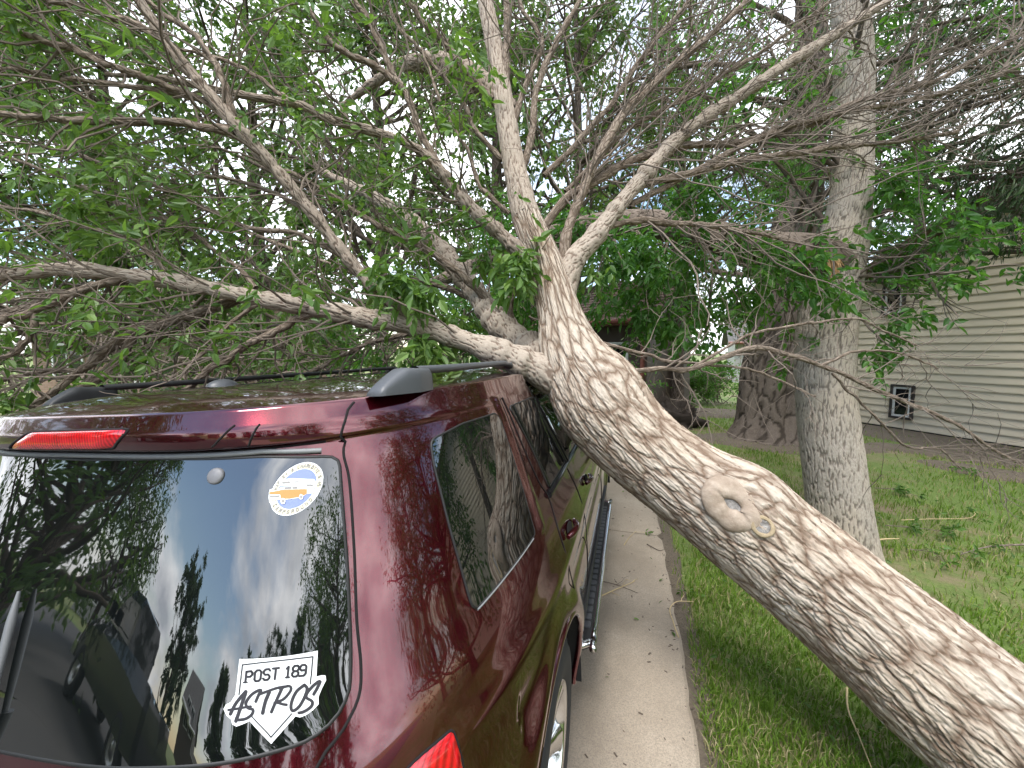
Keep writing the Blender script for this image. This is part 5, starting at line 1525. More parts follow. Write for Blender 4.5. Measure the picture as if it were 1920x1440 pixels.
# upper limbs and leaves of the standing tree
zt = ax[:, 2]
zz = rs.uniform(2.6, 6.5, 20); s0 = np.stack([np.interp(zz, zt, ax[:, k]) for k in range(3)], -1)
crown(standing, s0, np.tile([[0, 0, 1.0]], (20, 1)), rs, rs.uniform(0.9, 2.3, 20), np.full(20, 0.025), 110, 460, 2300, 0.075, M_LEAF_MAPLE, M_BARK_D, 8, (35, 85), (0, 0, 0.02), 0.4, 0.48, (0.4, 1.0), (0.15, 0.45), 0.05, True, compound=2, own_limbs=False)
zz = np.full(9, 0.0) + rs.uniform(2.4, 2.75, 9); s0 = np.stack([np.interp(zz, zt, ax[:, k]) for k in range(3)], -1)
crown(standing, s0, np.tile(norm(np.array([[0.9, -0.3, 0.1]])), (9, 1)), rs, rs.uniform(0.35, 0.75, 9), np.full(9, 0.012), 34, 130, 520, 0.075, M_LEAF_MAPLE, M_TWIG, 7, (5, 40), (0, 0, -0.03), 0.5, 0.5, (0.2, 0.5), (0.12, 0.35), 0.04, True, compound=2, own_limbs=False, mask=lambda q: q[:, 2] > 2.36)

# ---- the old thick tree behind it
dO = float((OLD - np.array([0, 0, CAM_H])) @ CF)
OL = [T4(1440, 850, dO, 178), T4(1443, 825, dO, 144), T4(1446, 790, dO, 118), T4(1449, 740, dO, 112), T4(1455, 680, dO, 108), T4(1466, 600, dO, 100), T4(1480, 500, dO, 88), T4(1496, 390, dO, 74), T4(1510, 250, dO, 62), T4(1520, 100, dO, 54), T4(1520, -100, dO, 44), T4(1510, -350, dO, 30)]
ax = catmull(OL, 0.045)
old = empty('old_tree', (float(OLD[0]), float(OLD[1]), 0), 0, 'old tree with a wide furrowed brown trunk flaring at the ground', 'tree')
me, _ = big_stem(ax, 130, 0.05, 91, (), M_BARK_O, 'trunk', (0.12, 0.62), flutes=0.16)
wchild(old, 'trunk', me)
rs = np.random.default_rng(33)
zz = rs.uniform(3.2, 9.0, 26); s0 = np.stack([np.interp(zz, ax[:, 2], ax[:, k]) for k in range(3)], -1)
crown(old, s0, np.tile([[0, 0, 1.0]], (26, 1)), rs, rs.uniform(2.0, 4.6, 26), np.full(26, 0.07), 170, 1100, 13000, 0.11, M_LEAF_DARK, M_BARK_D, 9, (40, 85), (0, 0, 0.01), 0.9, 0.22, (0.8, 2.2), (0.4, 1.1), 0.06, True, own_limbs=False)

# ---- backdrop trees
BG = [
 # name, label, px, distance, top, r, zr, nl, len, leaves, leaf, material, seed
 ('leafy_tree', 'leafy green tree at the far left edge beyond the vehicle', -120, 7.0, 9.0, .16, (.12, .95), 46, 3.0, 13500, .15, 'bg', 101),
 ('leafy_tree', 'leafy green tree behind the left roof rail', 230, 8.5, 10.0, .18, (.10, .95), 50, 3.2, 14000, .15, 'bg', 102),
 ('leafy_tree', 'leafy green tree behind the upper left boughs', 500, 10.5, 11.5, .2, (.10, .95), 50, 3.6, 13000, .175, 'bg', 103),
 ('leafy_tree', 'dense green tree behind the middle of the car roof', 720, 8.0, 9.0, .17, (.08, .95), 48, 2.9, 14000, .15, 'bg', 104),
 ('leafy_tree', 'tall green tree behind the fallen tree leader', 930, 12.0, 13.0, .22, (.12, .95), 50, 3.8, 12500, .185, 'bg', 105),
 ('leafy_tree', 'green tree in front of the brown house', 1075, 8.6, 10.0, .15, (.30, .95), 40, 2.6, 11000, .14, 'bg', 106),
 ('leafy_tree', 'green tree between the brown house and the old trunk', 1270, 11.5, 12.0, .17, (.30, .95), 40, 3.2, 11000, .165, 'bg', 107),
 ('weeping_tree', 'dark fine-leaved tree behind the old trunk', 1700, 14.0, 15.0, .25, (.34, .95), 44, 4.2, 11000, .16, 'dark', 109),
]
for nm, lb, px, dist, top, r, zr, nl, ln, lv, lf, kind, seed in BG:
    b = at(px, 700, dist)
    dark = kind == 'dark'
    bg_tree(nm, lb, (b[0], b[1]), top, r, zr, nl, ln, lv, lf, M_LEAF_DARK if dark else M_LEAF_BG, M_BARK_D, seed, 'trees around the yard', n2=150, n3=900, droop=0.8 if dark else 0.45, W=0.24 if dark else 0.48, l2=(0.6, 1.7), l3=(0.25, 0.8))
# ---- dark fine-leaved tree: trunk out of view at the right, boughs reaching over the lawn
rs = np.random.default_rng(141)
wb = at(2130, 700, 5.6)
wt = empty('weeping_tree', (wb[0], wb[1], 0), 0, 'dark fine-leaved tree reaching in from the right edge over the lawn', 'tree', 'trees around the yard')
axw = catmull([[wb[0], wb[1], -.1, .28], [wb[0] - .1, wb[1], 3, .2], [wb[0] - .3, wb[1] + .2, 7, .13], [wb[0] - .3, wb[1] + .2, 10, .04]], .2)
wchild(wt, 'trunk', stem_mesh(axw, 'trunk', M_BARK_D, 14))
zz = rs.uniform(3.4, 8.5, 34); s0 = np.stack([np.interp(zz, axw[:, 2], axw[:, k]) for k in range(3)], -1)
tn = norm(-CR * 1.0 + CF * .25 + np.array([0, 0, .22]) + rs.normal(0, .38, (34, 3)))
crown(wt, s0, tn, rs, rs.uniform(1.6, 4.2, 34), np.full(34, .045), 260, 1700, 18000, .105, M_LEAF_DARK, M_BARK_D, 9, (0, 30), (0, 0, -.01), .9, .26, (.5, 1.5), (.3, .9), .06, True, own_limbs=False, mask=lambda q: q[:, 2] > 2.95)

# ---- brush heap: tangle of twigs and leaves behind the car
rs = np.random.default_rng(61)
heap = empty('brush_heap', tuple(at(760, 780, 5.2) * np.array([1, 1, 0])), 0, 'tangled heap of torn branches and leaves behind the car roof', 'branches')
c0 = np.vstack([front_of(420, 880, 600, 720, 4.0, 6.5, 46, rs), front_of(0, 420, 640, 760, 3.6, 6.0, 34, rs), front_of(-150, 300, 520, 700, 4.0, 6.0, 22, rs)]); c0[:, 2] = np.abs(c0[:, 2]) * rs.uniform(0.2, 1.0, len(c0))
crown(heap, c0, norm(rs.normal(0, 1, (len(c0), 3)) + np.array([0.5, 0, 0.8])), rs, rs.uniform(0.8, 2.2, len(c0)), np.full(len(c0), 0.014), 320, 1500, 9500, 0.095, M_LEAF_BG, M_TWIG, 8, (10, 60), (0, 0, -0.02), 0.5, 0.5, (0.4, 1.1), (0.15, 0.5), 0.05, True, own_limbs=False, mask=lambda q: q[:, 0] < -0.75)

# ---- houses in the background
def brick_mat(name, c1, c2, mortar):
    m = mat(name, c1, 0.85); n = NT(m); br = n.n('ShaderNodeTexBrick')
    br.inputs['Color1'].default_value = (*c1, 1); br.inputs['Color2'].default_value = (*c2, 1); br.inputs['Mortar'].default_value = (*mortar, 1)
    br.inputs['Scale'].default_value = 4.4; br.inputs['Mortar Size'].default_value = 0.014; br.inputs['Row Height'].default_value = 0.3; br.inputs['Brick Width'].default_value = 0.9
    cx = n.n('ShaderNodeTexCoord'); sp = n.n('ShaderNodeSeparateXYZ'); cb = n.n('ShaderNodeCombineXYZ')
    n.l(cx.outputs['Object'], sp.inputs[0]); n.l(n.math('ADD', sp.outputs[0], sp.outputs[1]), cb.inputs[0]); n.l(sp.outputs[2], cb.inputs[1]); n.l(cb.outputs[0], br.inputs['Vector'])
    n.col(br.outputs['Color']); return m
M_BRICK = brick_mat('tan_brick', (0.30, 0.20, 0.14), (0.23, 0.145, 0.10), (0.30, 0.27, 0.24))
M_BROWNWALL = siding_mat('brown_wood_siding', (0.05, 0.034, 0.026), (0.075, 0.052, 0.04))
M_GUTTER = mat('maroon_gutter', (0.20, 0.07, 0.055), 0.45)
M_GREYWALL = siding_mat('grey_white_siding', (0.30, 0.30, 0.29), (0.36, 0.36, 0.345))
M_GREYROOF = mat('grey_roof', (0.11, 0.105, 0.10), 0.9)
def simple_house(name, label, p0, p1, depth, eave, rise, wm, rm, gm, wins=(), shingle_rows=14):
    p0, p1 = np.array(p0[:2]), np.array(p1[:2]); u = p1 - p0; L = np.linalg.norm(u); u /= L
    n = np.array([u[1], -u[0]]); flip = 1.0
    if n @ (-p0) < 0: n = -n
    rz = math.atan2(u[1], u[0]); out = 1.0 if np.array([-math.sin(rz), math.cos(rz)]) @ n > 0 else -1.0
    h = empty(name, (p0[0], p0[1], 0), rz, label, 'house')
    mb = MB(); mb.box((0, min(0, -out * depth), -0.2), (L, max(0, -out * depth), eave))
    tri = np.array([(0, -out * 0.0, eave), (0, -out * depth, eave), (0, -out * depth / 2, eave + rise)])
    for x in (0.0, L):
        pass
    V = np.vstack([tri, tri + np.array([L, 0, 0])]); mb.add(V, [(0, 1, 2), (3, 5, 4)])
    mb.build('wall', wm, h)
    for sgn in (0, 1):
        y0 = out * 0.5 if sgn == 0 else -out * (depth + 0.5); ym = -out * depth / 2
        sl = rise / (depth / 2)
        z0 = eave - 0.5 * sl + 0.06
        roof = None
        mb = MB(); V = []
        for x in (-0.4, L + 0.4): V += [(x, y0, z0 - .1), (x, ym, eave + rise - .04), (x, ym, eave + rise + .06), (x, y0, z0)]
        mb.add(V, [(0, 1, 2, 3), (4, 7, 6, 5), (0, 3, 7, 4), (3, 2, 6, 7), (2, 1, 5, 6), (1, 0, 4, 5)])
        roof = mb.build('roof', rm, h)
        if sgn == 0:
            for k in range(shingle_rows):
                f0, f1 = k / shingle_rows, (k + 1) / shingle_rows
                a = np.array([y0 + (ym - y0) * f0, z0 + (eave + rise + .06 - z0) * f0]); b = np.array([y0 + (ym - y0) * f1, z0 + (eave + rise + .06 - z0) * f1])
                mb = MB(); V = []
                for x in (-0.41, L + 0.41): V += [(x, a[0], a[1] + .003), (x, a[0], a[1] + .03), (x, b[0], b[1] + .006)]
                mb.add(V, [(0, 1, 2), (3, 5, 4)]); mb.add(V, [(0, 3, 4, 1), (1, 4, 5, 2)])
                mb.build('shingle_row', rm, roof)
            mb = MB(); mb.tube(np.array([(-0.4, y0 + out * .05, z0 - .04), (L + 0.4, y0 + out * .05, z0 - .04)]), 0.065, 8); mb.build('gutter', gm, h)
            mb = MB(); mb.box((-0.38, min(out * .02, y0), z0 - .13), (L + .38, max(out * .02, y0), z0 - .10)); mb.build('soffit', gm, h)
            mb = MB(); mb.box((L - 0.15, min(out * .01, out * .09), 0), (L - 0.07, max(out * .01, out * .09), z0 - .12)); mb.build('downspout', gm, h)
    for x0, x1, z0, z1 in wins:
        w = empty('window', (x0, out * 0.0, z0)); w.parent = h
        W, H = x1 - x0, z1 - z0
        mb = MB(); y0, y1 = sorted((out * .002, out * .05))
        for lo, hi in (((0, y0, 0), (W, y1, .07)), ((0, y0, H - .07), (W, y1, H)), ((0, y0, .07), (.07, y1, H - .07)), ((W - .07, y0, .07), (W, y1, H - .07)), ((W / 2 - .03, y0, .07), (W / 2 + .03, y1, H - .07))): mb.box(lo, hi)
        mb.build('frame', M_WHITE, w)
        mb = MB(); y0, y1 = sorted((out * .001, out * .015)); mb.box((.07, y0, .07), (W - .07, y1, H - .07)); mb.build('pane', M_PANE, w)
    return h
a, b = at(955, 660, 14.0), at(1214, 660, 10.4)
simple_house('brown_house', 'brown house with maroon gutter and shingle roof behind the trees', a, b, 3.0, 2.95, 1.0, M_BROWNWALL, M_SHINGLE, M_GUTTER, [(1.2, 2.6, 1.0, 2.1), (3.6, 4.6, 1.0, 2.1)])
a, b = at(60, 660, 12.5), at(395, 660, 11.5)
simple_house('brick_house', 'tan brick house half hidden by leaves at the left', a, b, 7.0, 2.7, 1.7, M_BRICK, M_SHINGLE, M_WHITE, [(0.8, 2.0, 1.0, 2.1), (3.0, 4.4, 0.9, 2.1)])
a, b = at(1376, 700, 24.0), at(1560, 700, 22.0)
simple_house('white_garage', 'small white sided garage far beyond the old trunk', a, b, 6.0, 2.6, 1.4, M_GREYWALL, M_GREYROOF, M_GUTTER)

# shrub, root plate and boulder beyond the lawn
def shrub(label, c, r, h, n, lm, seed, leaf=0.09):
    rng = np.random.default_rng(seed)
    root = empty('shrub', (c[0], c[1], 0), 0, label, 'shrub', 'shrubs near the houses')
    st = np.zeros((16, 3)) + np.array([c[0], c[1], 0.02]) + rng.normal(0, r * .25, (16, 3)) * np.array([1, 1, 0])
    crown(root, st, np.tile([[0, 0, 1.0]], (16, 1)), rng, rng.uniform(.7, 1.1, 16) * h, np.full(16, .014), 110, 500, n, leaf, lm, M_TWIG, 7, (5, 50), (0, 0, .02), .3, .5, (.25 * h, .6 * h), (.15, .35), .06, True, own_limbs=False)
g = ground_at(1342, 757); shrub('round green shrub in front of the white garage', g, .9, 1.35, 5200, M_LEAF_MAPLE, 41)
g = ground_at(1290, 752); shrub('loose shrub with greyish twigs beside the round shrub', g, .6, 1.3, 1300, M_LEAF_BG, 42)
g = ground_at(1150, 790); shrub('leafy shrub below the brown house eave', g, .8, 1.5, 2600, M_LEAF_MAPLE, 43)
rp = ground_at(1245, 795)
rng = np.random.default_rng(44)
root_pl = empty('uprooted_stump', (rp[0], rp[1], 0), 0, 'dark uprooted root clump on bare dirt near the brown house', 'stump')
u = np.linspace(0, 2 * math.pi, 40, endpoint=False); v = np.linspace(0, math.pi / 2, 14)
UU, VV = np.meshgrid(u, v)
rr = 0.60 * (0.45 + 1.15 * fbm(np.cos(UU) * 4.2 + 5, np.sin(UU) * 4.2 + VV * 5.0 + 5, 3, 5))
V = np.stack([rp[0] + rr * np.cos(UU) * np.cos(VV) * 1.25, rp[1] + rr * np.sin(UU) * np.cos(VV), -0.03 + rr * np.sin(VV) * 0.95], -1).reshape(-1, 3)
i = np.arange(13)[:, None] * 40; k = np.arange(40)[None]; k2 = (k + 1) % 40
wchild(root_pl, 'root_mass', npmesh('root_mass', V, np.stack([i + k, i + k2, i + 40 + k2, i + 40 + k], -1).reshape(-1, 4), mat('dark_soil', (0.035, 0.026, 0.02), .95), True))
for q in range(16):
    a = rng.uniform(0, 2 * math.pi); p0 = np.array([rp[0] + .5 * math.cos(a), rp[1] + .4 * math.sin(a), rng.uniform(.1, .45)])
    P, R = grow(p0[None], norm(np.array([[math.cos(a), math.sin(a), .2]])), np.array([rng.uniform(.3, .7)]), np.array([.022]), rng, 7, (0, 40), .3)
    wchild(root_pl, 'root', npmesh('root', *batch_tubes(P, R, 6), M_BARK_D, True))
g = ground_at(1222, 770)
mb = MB(); mb.lathe([(0.0, 1.0), (.1, .97), (.22, .8), (.33, .5), (.38, .2), (.36, -.05)], 20, Matrix.Translation((g[0], g[1], 0)) @ Matrix.Diagonal((1.0, .8, 1.05, 1)))
tag(mb.build('boulder', mat('grey_stone', (0.36, 0.33, 0.29), .9), None, True), 'pale grey upright boulder behind the root clump', 'boulder')

# ================================================================== what the rear window mirrors: street behind the viewer
bg_tree('street_tree', 'large dark leafy tree mirrored at the upper left of the rear window', (-13.5, -5.5), 10.5, .2, (.04, .95), 90, 4.4, 17000, .26, M_LEAF_BG, M_BARK_D, 201, 'trees across the street', n2=360, n3=1700, l2=(.9, 2.6), l3=(.4, 1.2), spread=.18, tw=False)
bg_tree('street_tree', 'tall leafy tree mirrored at the far left of the rear window', (-17.0, -11.0), 11.0, .16, (.12, .95), 80, 3.6, 14000, .24, M_LEAF_BG, M_BARK_D, 202, 'trees across the street', n2=300, n3=1400, l2=(.8, 2.2), l3=(.4, 1.1), spread=.16, tw=False)
for k, (x, y, h) in enumerate(((1.5, -24, 5.0), (4.5, -25, 5.6), (8.0, -22, 6.8), (11.5, -20, 8.0), (15.5, -18, 8.6), (20.0, -16, 7.5), (-3.5, -27, 4.6))):
    bg_tree('columnar_tree', ['short columnar hedge tree mirrored in the rear window', 'second columnar tree of the hedge row mirrored in the rear window', 'middle columnar tree of the hedge row mirrored in the rear window', 'tall columnar tree of the hedge row mirrored in the rear window', 'tallest columnar tree of the hedge row mirrored in the rear window', 'rightmost columnar tree of the hedge row mirrored in the rear window', 'leftmost columnar tree of the hedge row mirrored in the rear window'][k],
            (x, y), h, .12, (.02, .98), 90, 2.1, 6000, .38, M_LEAF_DARK, M_BARK_D, 210 + k, 'hedge across the street', n2=120, n3=400, ang=(25, 50), l2=(.4, .9), l3=(.2, .5), W=.4, tw=False)
bg_tree('conifer', 'narrow pointed conifer mirrored above the white sticker in the rear window', (6.2, -23.5), 8.2, .14, (.03, .99), 110, 1.9, 7000, .28, M_LEAF_DARK, M_BARK_D, 230, 'trees across the street', n2=140, n3=400, ang=(70, 95), l2=(.3, .7), l3=(.15, .3), W=.25, tw=False)
bg_tree('street_tree', 'round dark tree mirrored between two houses in the rear window', (-12.5, -22), 6.2, .2, (.12, .95), 60, 3.2, 9000, .30, M_LEAF_DARK, M_BARK_D, 231, 'trees across the street', n2=100, n3=400, tw=False)
simple_house('grey_house', 'grey house with a low roof mirrored at the left of the rear window', (-36, -21), (-22, -24.5), 8, 2.6, 1.5, M_GREYWALL, M_GREYROOF, M_WHITE, [(2, 3.4, 1, 2.1), (5, 6.4, 1, 2.1), (9, 10.6, 1, 2.1)])
simple_house('brown_cottage', 'dark brown cottage mirrored low in the middle of the rear window', (-13.5, -34), (-9.5, -34.5), 7, 3.6, 1.7, M_BROWNWALL, M_GREYROOF, M_WHITE, [(1.0, 2.2, 2.9, 3.9), (2.6, 3.6, 2.9, 3.9)])
bg_tree('street_tree', 'leafy tree mirrored at the right edge of the rear window', (9.5, -9.5), 9.5, .22, (.10, .95), 60, 4.0, 14000, .19, M_LEAF_BG, M_BARK_D, 241, 'trees across the street', n2=280, n3=1400, l2=(.8, 2.2), l3=(.4, 1.1), spread=.16, tw=False)
bg_tree('street_tree', 'leafy tree mirrored on the maroon rear pillar beside the quarter window', (14.5, 2.0), 9.5, .22, (.12, .95), 60, 4.0, 14000, .19, M_LEAF_BG, M_BARK_D, 242, 'trees across the street', n2=280, n3=1400, l2=(.8, 2.2), l3=(.4, 1.1), spread=.16, tw=False)
bg_tree('street_tree', 'low leafy tree mirrored in the quarter window of the maroon vehicle', (7.4, 3.4), 6.8, .18, (.06, .95), 60, 2.3, 10000, .16, M_LEAF_BG, M_BARK_D, 243, 'trees across the street', n2=220, n3=1100, l2=(.6, 1.6), l3=(.3, .9), spread=.12, tw=False)
# ================================================================== stickers on the rear window
FONT = {'P': [[(0, 0), (0, 6), (3, 6), (4, 5), (4, 4), (3, 3), (0, 3)]], 'O': [[(1, 0), (0, 1), (0, 5), (1, 6), (3, 6), (4, 5), (4, 1), (3, 0), (1, 0)]],
 'S': [[(4, 5), (3, 6), (1, 6), (0, 5), (0, 4), (1, 3), (3, 3), (4, 2), (4, 1), (3, 0), (1, 0), (0, 1)]], 'T': [[(0, 6), (4, 6)], [(2, 6), (2, 0)]],
 '1': [[(1, 5), (2, 6), (2, 0)], [(1, 0), (3, 0)]], '8': [[(1, 3), (0, 4), (0, 5), (1, 6), (3, 6), (4, 5), (4, 4), (3, 3), (1, 3), (0, 2), (0, 1), (1, 0), (3, 0), (4, 1), (4, 2), (3, 3)]],
 '9': [[(4, 3), (1, 3), (0, 4), (0, 5), (1, 6), (3, 6), (4, 5), (4, 1), (3, 0), (0, 0)]], 'H': [[(0, 0), (0, 6)], [(4, 0), (4, 6)], [(0, 3), (4, 3)]],
 'A': [[(0, 0), (2, 6), (4, 0)], [(0.8, 2.2), (3.2, 2.2)]], 'R': [[(0, 0), (0, 6), (3, 6), (4, 5), (4, 4), (3, 3), (0, 3)], [(2, 3), (4, 0)]], 'L': [[(0, 6), (0, 0), (4, 0)]],
 'E': [[(4, 0), (0, 0), (0, 6), (4, 6)], [(0, 3), (3, 3)]], 'Y': [[(0, 6), (2, 3), (4, 6)], [(2, 3), (2, 0)]], '&': [[(4, 0), (1, 4), (1, 5), (2, 6), (3, 5), (3, 4), (0, 2), (0, 1), (1, 0), (2, 0), (4, 3)]],
 'C': [[(4, 5), (3, 6), (1, 6), (0, 5), (0, 1), (1, 0), (3, 0), (4, 1)]], "'": [[(2, 6), (2, 4.5)]], 'M': [[(0, 0), (0, 6), (2, 3), (4, 6), (4, 0)]], 'G': [[(4, 5), (3, 6), (1, 6), (0, 5), (0, 1), (1, 0), (3, 0), (4, 1), (4, 3), (2.4, 3)]],
 'U': [[(0, 6), (0, 1), (1, 0), (3, 0), (4, 1), (4, 6)]], 'N': [[(0, 0), (0, 6), (4, 0), (4, 6)]], 'D': [[(0, 0), (0, 6), (2.6, 6), (4, 4.6), (4, 1.4), (2.6, 0), (0, 0)]], '4': [[(3, 0), (3, 6), (0, 2), (4, 2)]],
 '5': [[(4, 6), (0, 6), (0, 3.4), (3, 3.4), (4, 2.4), (4, 1), (3, 0), (0, 0)]], ' ': []}
def px_xz(pts):
    return np.array([(lambda q: (q[0], q[2]))(on_car(*p)) for p in pts])
class Decal:
    """flat shapes laid on the rear glass, one layer over another"""
    def __init__(s, o): s.o = o; s.parts = {}
    def emit(s, V2, tris, m, off):
        a = s.parts.setdefault((m.name, off), [m, [], [], 0])
        V = rear_pt(V2[:, 0], V2[:, 1], off)
        a[1].append(V); a[2].append(np.asarray(tris) + a[3]); a[3] += len(V)
    def poly(s, pts, m, off, dens=0.012):
        P = s.o(pts)
        bm = bmesh.new(); f = bm.faces.new([bm.verts.new((x, z, 0)) for x, z in P])
        bmesh.ops.triangulate(bm, faces=[f])
        for _ in range(4):
            ed = [e for e in bm.edges if e.calc_length() > dens]
            if not ed: break
            bmesh.ops.subdivide_edges(bm, edges=ed, cuts=1)
            bmesh.ops.triangulate(bm, faces=bm.faces[:])
        bm.verts.index_update()
        V2 = np.array([(v.co.x, v.co.y) for v in bm.verts]); tr = [[v.index for v in f.verts] for f in bm.faces]
        bm.free(); s.emit(V2, tr, m, off)
    def stroke(s, pts, w, m, off, closed=False):
        pts = np.asarray(pts, float)
        n = len(pts)
        T = np.gradient(pts, axis=0); T /= np.linalg.norm(T, axis=1)[:, None] + 1e-9
        N = np.c_[-T[:, 1], T[:, 0]]
        w = np.broadcast_to(np.asarray(w, float), (n,))[:, None]
        A = s.o(pts + N * w / 2); B = s.o(pts - N * w / 2)
        V2 = np.vstack([A, B]); i = np.arange(n - 1)
        tr = np.vstack([np.c_[i, i + 1, i + 1 + n], np.c_[i, i + 1 + n, i + n]])
        s.emit(V2, tr, m, off)
        for c in (pts[0], pts[-1]):            # round ends and joints
            a = np.linspace(0, 2 * math.pi, 10, endpoint=False)
            D = s.o(np.vstack([c + np.c_[np.cos(a), np.sin(a)] * w[0] / 2]))
            s.emit(D, [(0, q, q + 1) for q in range(1, 9)], m, off)
    def build(s, name, label, parent):
        root = None
        for (mn, off), (m, V, F, _) in sorted(s.parts.items(), key=lambda k: k[0][1]):
            me = npmesh(name if root is None else 'print_layer', np.vstack(V), np.vstack(F), m, True)
            o = obj(name if root is None else 'print_layer', me, parent if root is None else root)
            if root is None: root = o; o['label'] = label
        return root
# fast pixel -> glass map by interpolation on a grid
_gx = np.arange(400, 671, 9.0); _gy1 = np.arange(840, 1000, 9.0); _gy2 = np.arange(1190, 1420, 9.0)
def grid_map(gy):
    tab = np.zeros((len(gy), len(_gx), 2))
    for a_, yv in enumerate(gy):
        for b_, xv in enumerate(_gx):
            q = on_car(xv, yv); tab[a_, b_] = (q[0], q[2])
    def f(pts):
        pts = np.asarray(pts, float)
        u = np.clip((pts[:, 0] - _gx[0]) / 9.0, 0, len(_gx) - 1.001); v = np.clip((pts[:, 1] - gy[0]) / 9.0, 0, len(gy) - 1.001)
        i, j = v.astype(int), u.astype(int); fv, fu = (v - i)[:, None], (u - j)[:, None]
        return (tab[i, j] * (1 - fu) + tab[i, j + 1] * fu) * (1 - fv) + (tab[i + 1, j] * (1 - fu) + tab[i + 1, j + 1] * fu) * fv
    return f
M_VINYLW = mat('white_vinyl_sticker', (0.80, 0.82, 0.81), 0.35)
M_VINYLK = mat('dark_print', (0.028, 0.026, 0.032), 0.4)
Z5 = lambda P: np.asarray(P, float) / 6.0 + np.array([380, 1180])
d1 = Decal(grid_map(_gy2))
d1.poly(Z5([(435, 320), (1300, 228), (1284, 520), (1340, 505), (1383, 508), (1390, 560), (1345, 650), (1308, 745), (1308, 830), (1240, 900), (1170, 950), (1100, 978), (1050, 965), (785, 1270), (545, 1015), (470, 1050), (400, 1075), (352, 1050), (340, 995), (292, 955), (258, 880), (282, 830), (340, 800), (390, 720)]), M_VINYLW, 0.0055)
K = 0.0062
def st(pts, w=38): 
    q = catmull(np.c_[np.asarray(pts, float), np.zeros(len(pts))], 14)[:, :2]
    d1.stroke(Z5(q), w / 6.0, M_VINYLK, K)
def ln(pts, w):
    pts = np.asarray(pts, float)
    for a_, b_ in zip(pts[:-1], pts[1:]):
        t_ = np.linspace(0, 1, max(2, int(np.linalg.norm(b_ - a_) / 40)))[:, None]
        d1.stroke(Z5(a_ + (b_ - a_) * t_), w / 6.0, M_VINYLK, K)
ln([(432, 715), (468, 385), (1245, 297), (1216, 600)], 15)
ln([(572, 962), (785, 1192), (1010, 935)], 15)
st([(335, 935), (400, 810), (505, 682)]); st([(507, 684), (470, 800), (395, 1015)], 40); st([(315, 888), (420, 872), (560, 848)], 28)
st([(615, 795), (640, 735), (672, 665), (600, 695), (545, 745), (508, 815), (530, 868), (582, 885), (575, 935), (510, 985), (428, 1002)], 34)
st([(645, 720), (720, 690), (860, 642), (985, 622)], 30); st([(765, 690), (720, 800), (692, 925)], 40)
st([(905, 645), (835, 800), (787, 912)], 36); st([(880, 650), (985, 622), (1000, 672), (925, 765), (822, 812)], 32); st([(835, 800), (900, 822), (952, 832)], 32)
st([(1150, 612), (1060, 690), (1005, 820), (1020, 900), (1095, 850), (1160, 730), (1180, 650), (1150, 612)], 36)
st([(1255, 715), (1325, 575), (1260, 610), (1185, 695), (1172, 752), (1235, 795), (1228, 850), (1150, 908), (1090, 925)], 36)
xs = 500
for i_, ch in enumerate('POST 189'):
    if ch != ' ':
        for sub in FONT[ch]:
            q = np.array(sub, float)
            X = xs + q[:, 0] * 17; Y = 582 - (xs - 500) * 0.118 - q[:, 0] * 2.0 - q[:, 1] * 20 + 0
            X = X + (q[:, 1] * 2.2)
            ln(np.c_[X, Y], 26)
        if ch in 'P1':                         # slab serifs
            fx = {'P': 0, '1': 2}[ch]
            X = xs + (np.array([fx - 1.2, fx + 1.2])) * 17; ln(np.c_[X, 582 - (X - 500) * 0.118], 18)
    xs += 97 if ch in 'POST' else (42 if ch == ' ' else 82)
d1.build('team_sticker', 'white home plate sticker with dark lettering', rwin)

M_CREAM = mat('cream_print', (0.74, 0.69, 0.50), 0.4); M_BLUEP = mat('blue_print', (0.20, 0.25, 0.46), 0.4); M_ORANGE = mat('orange_print', (0.62, 0.24, 0.07), 0.4); M_GREYP = mat('grey_print', (0.27, 0.26, 0.25), 0.4)
d2 = Decal(grid_map(_gy1))
C4 = np.array([1008, 494.0]); U4 = np.array([308, -75.0]); V4 = np.array([60, -310.0])
Z4 = lambda P: np.asarray(P, float) * 0.15625 + np.array([400, 840])
circ = lambda r, n=72, a0=0, a1=2 * math.pi: np.array([C4 + U4 * r * math.cos(t_) + V4 * r * math.sin(t_) for t_ in np.linspace(a0, a1, n, endpoint=False)])
d2.poly(Z4(circ(1.0)), M_VINYLW, 0.0050)
d2.poly(Z4([(690, 500), (760, 480), (760, 680), (685, 660), (675, 600)]), M_VINYLW, 0.0050)
d2.poly(Z4(circ(0.955)), M_CREAM, 0.0054)
d2.poly(Z4(circ(0.775)), M_VINYLW, 0.0058)
d2.poly(Z4(circ(0.745)), M_BLUEP, 0.0062)
d2.poly(Z4([(805, 385), (960, 368), (1210, 378), (1235, 405), (1235, 480), (1150, 490), (1040, 490), (1030, 465), (805, 460)]), M_VINYLW, 0.0066)
d2.poly(Z4([(685, 535), (700, 515), (790, 512), (825, 475), (1030, 465), (1045, 495), (1130, 492), (1215, 480), (1210, 545), (1130, 555), (1050, 600), (900, 620), (700, 630), (680, 600)]), M_VINYLW, 0.0068)
d2.poly(Z4([(690, 560), (690, 532), (800, 515), (830, 505), (1040, 498), (1130, 497), (1130, 550), (1060, 585), (930, 610), (825, 612), (815, 560)]), M_ORANGE, 0.0072)
for q in ([(840, 410), (930, 402), (930, 425), (840, 432)], [(1125, 440), (1200, 440), (1200, 460), (1125, 460)], [(985, 405), (1035, 402), (1035, 415), (985, 418)], [(875, 475), (950, 470), (950, 495), (860, 498)], [(960, 470), (1020, 467), (1020, 492), (960, 494)], [(695, 575), (805, 570), (805, 590), (695, 598)]):
    d2.poly(Z4(q), M_GREYP, 0.0075)
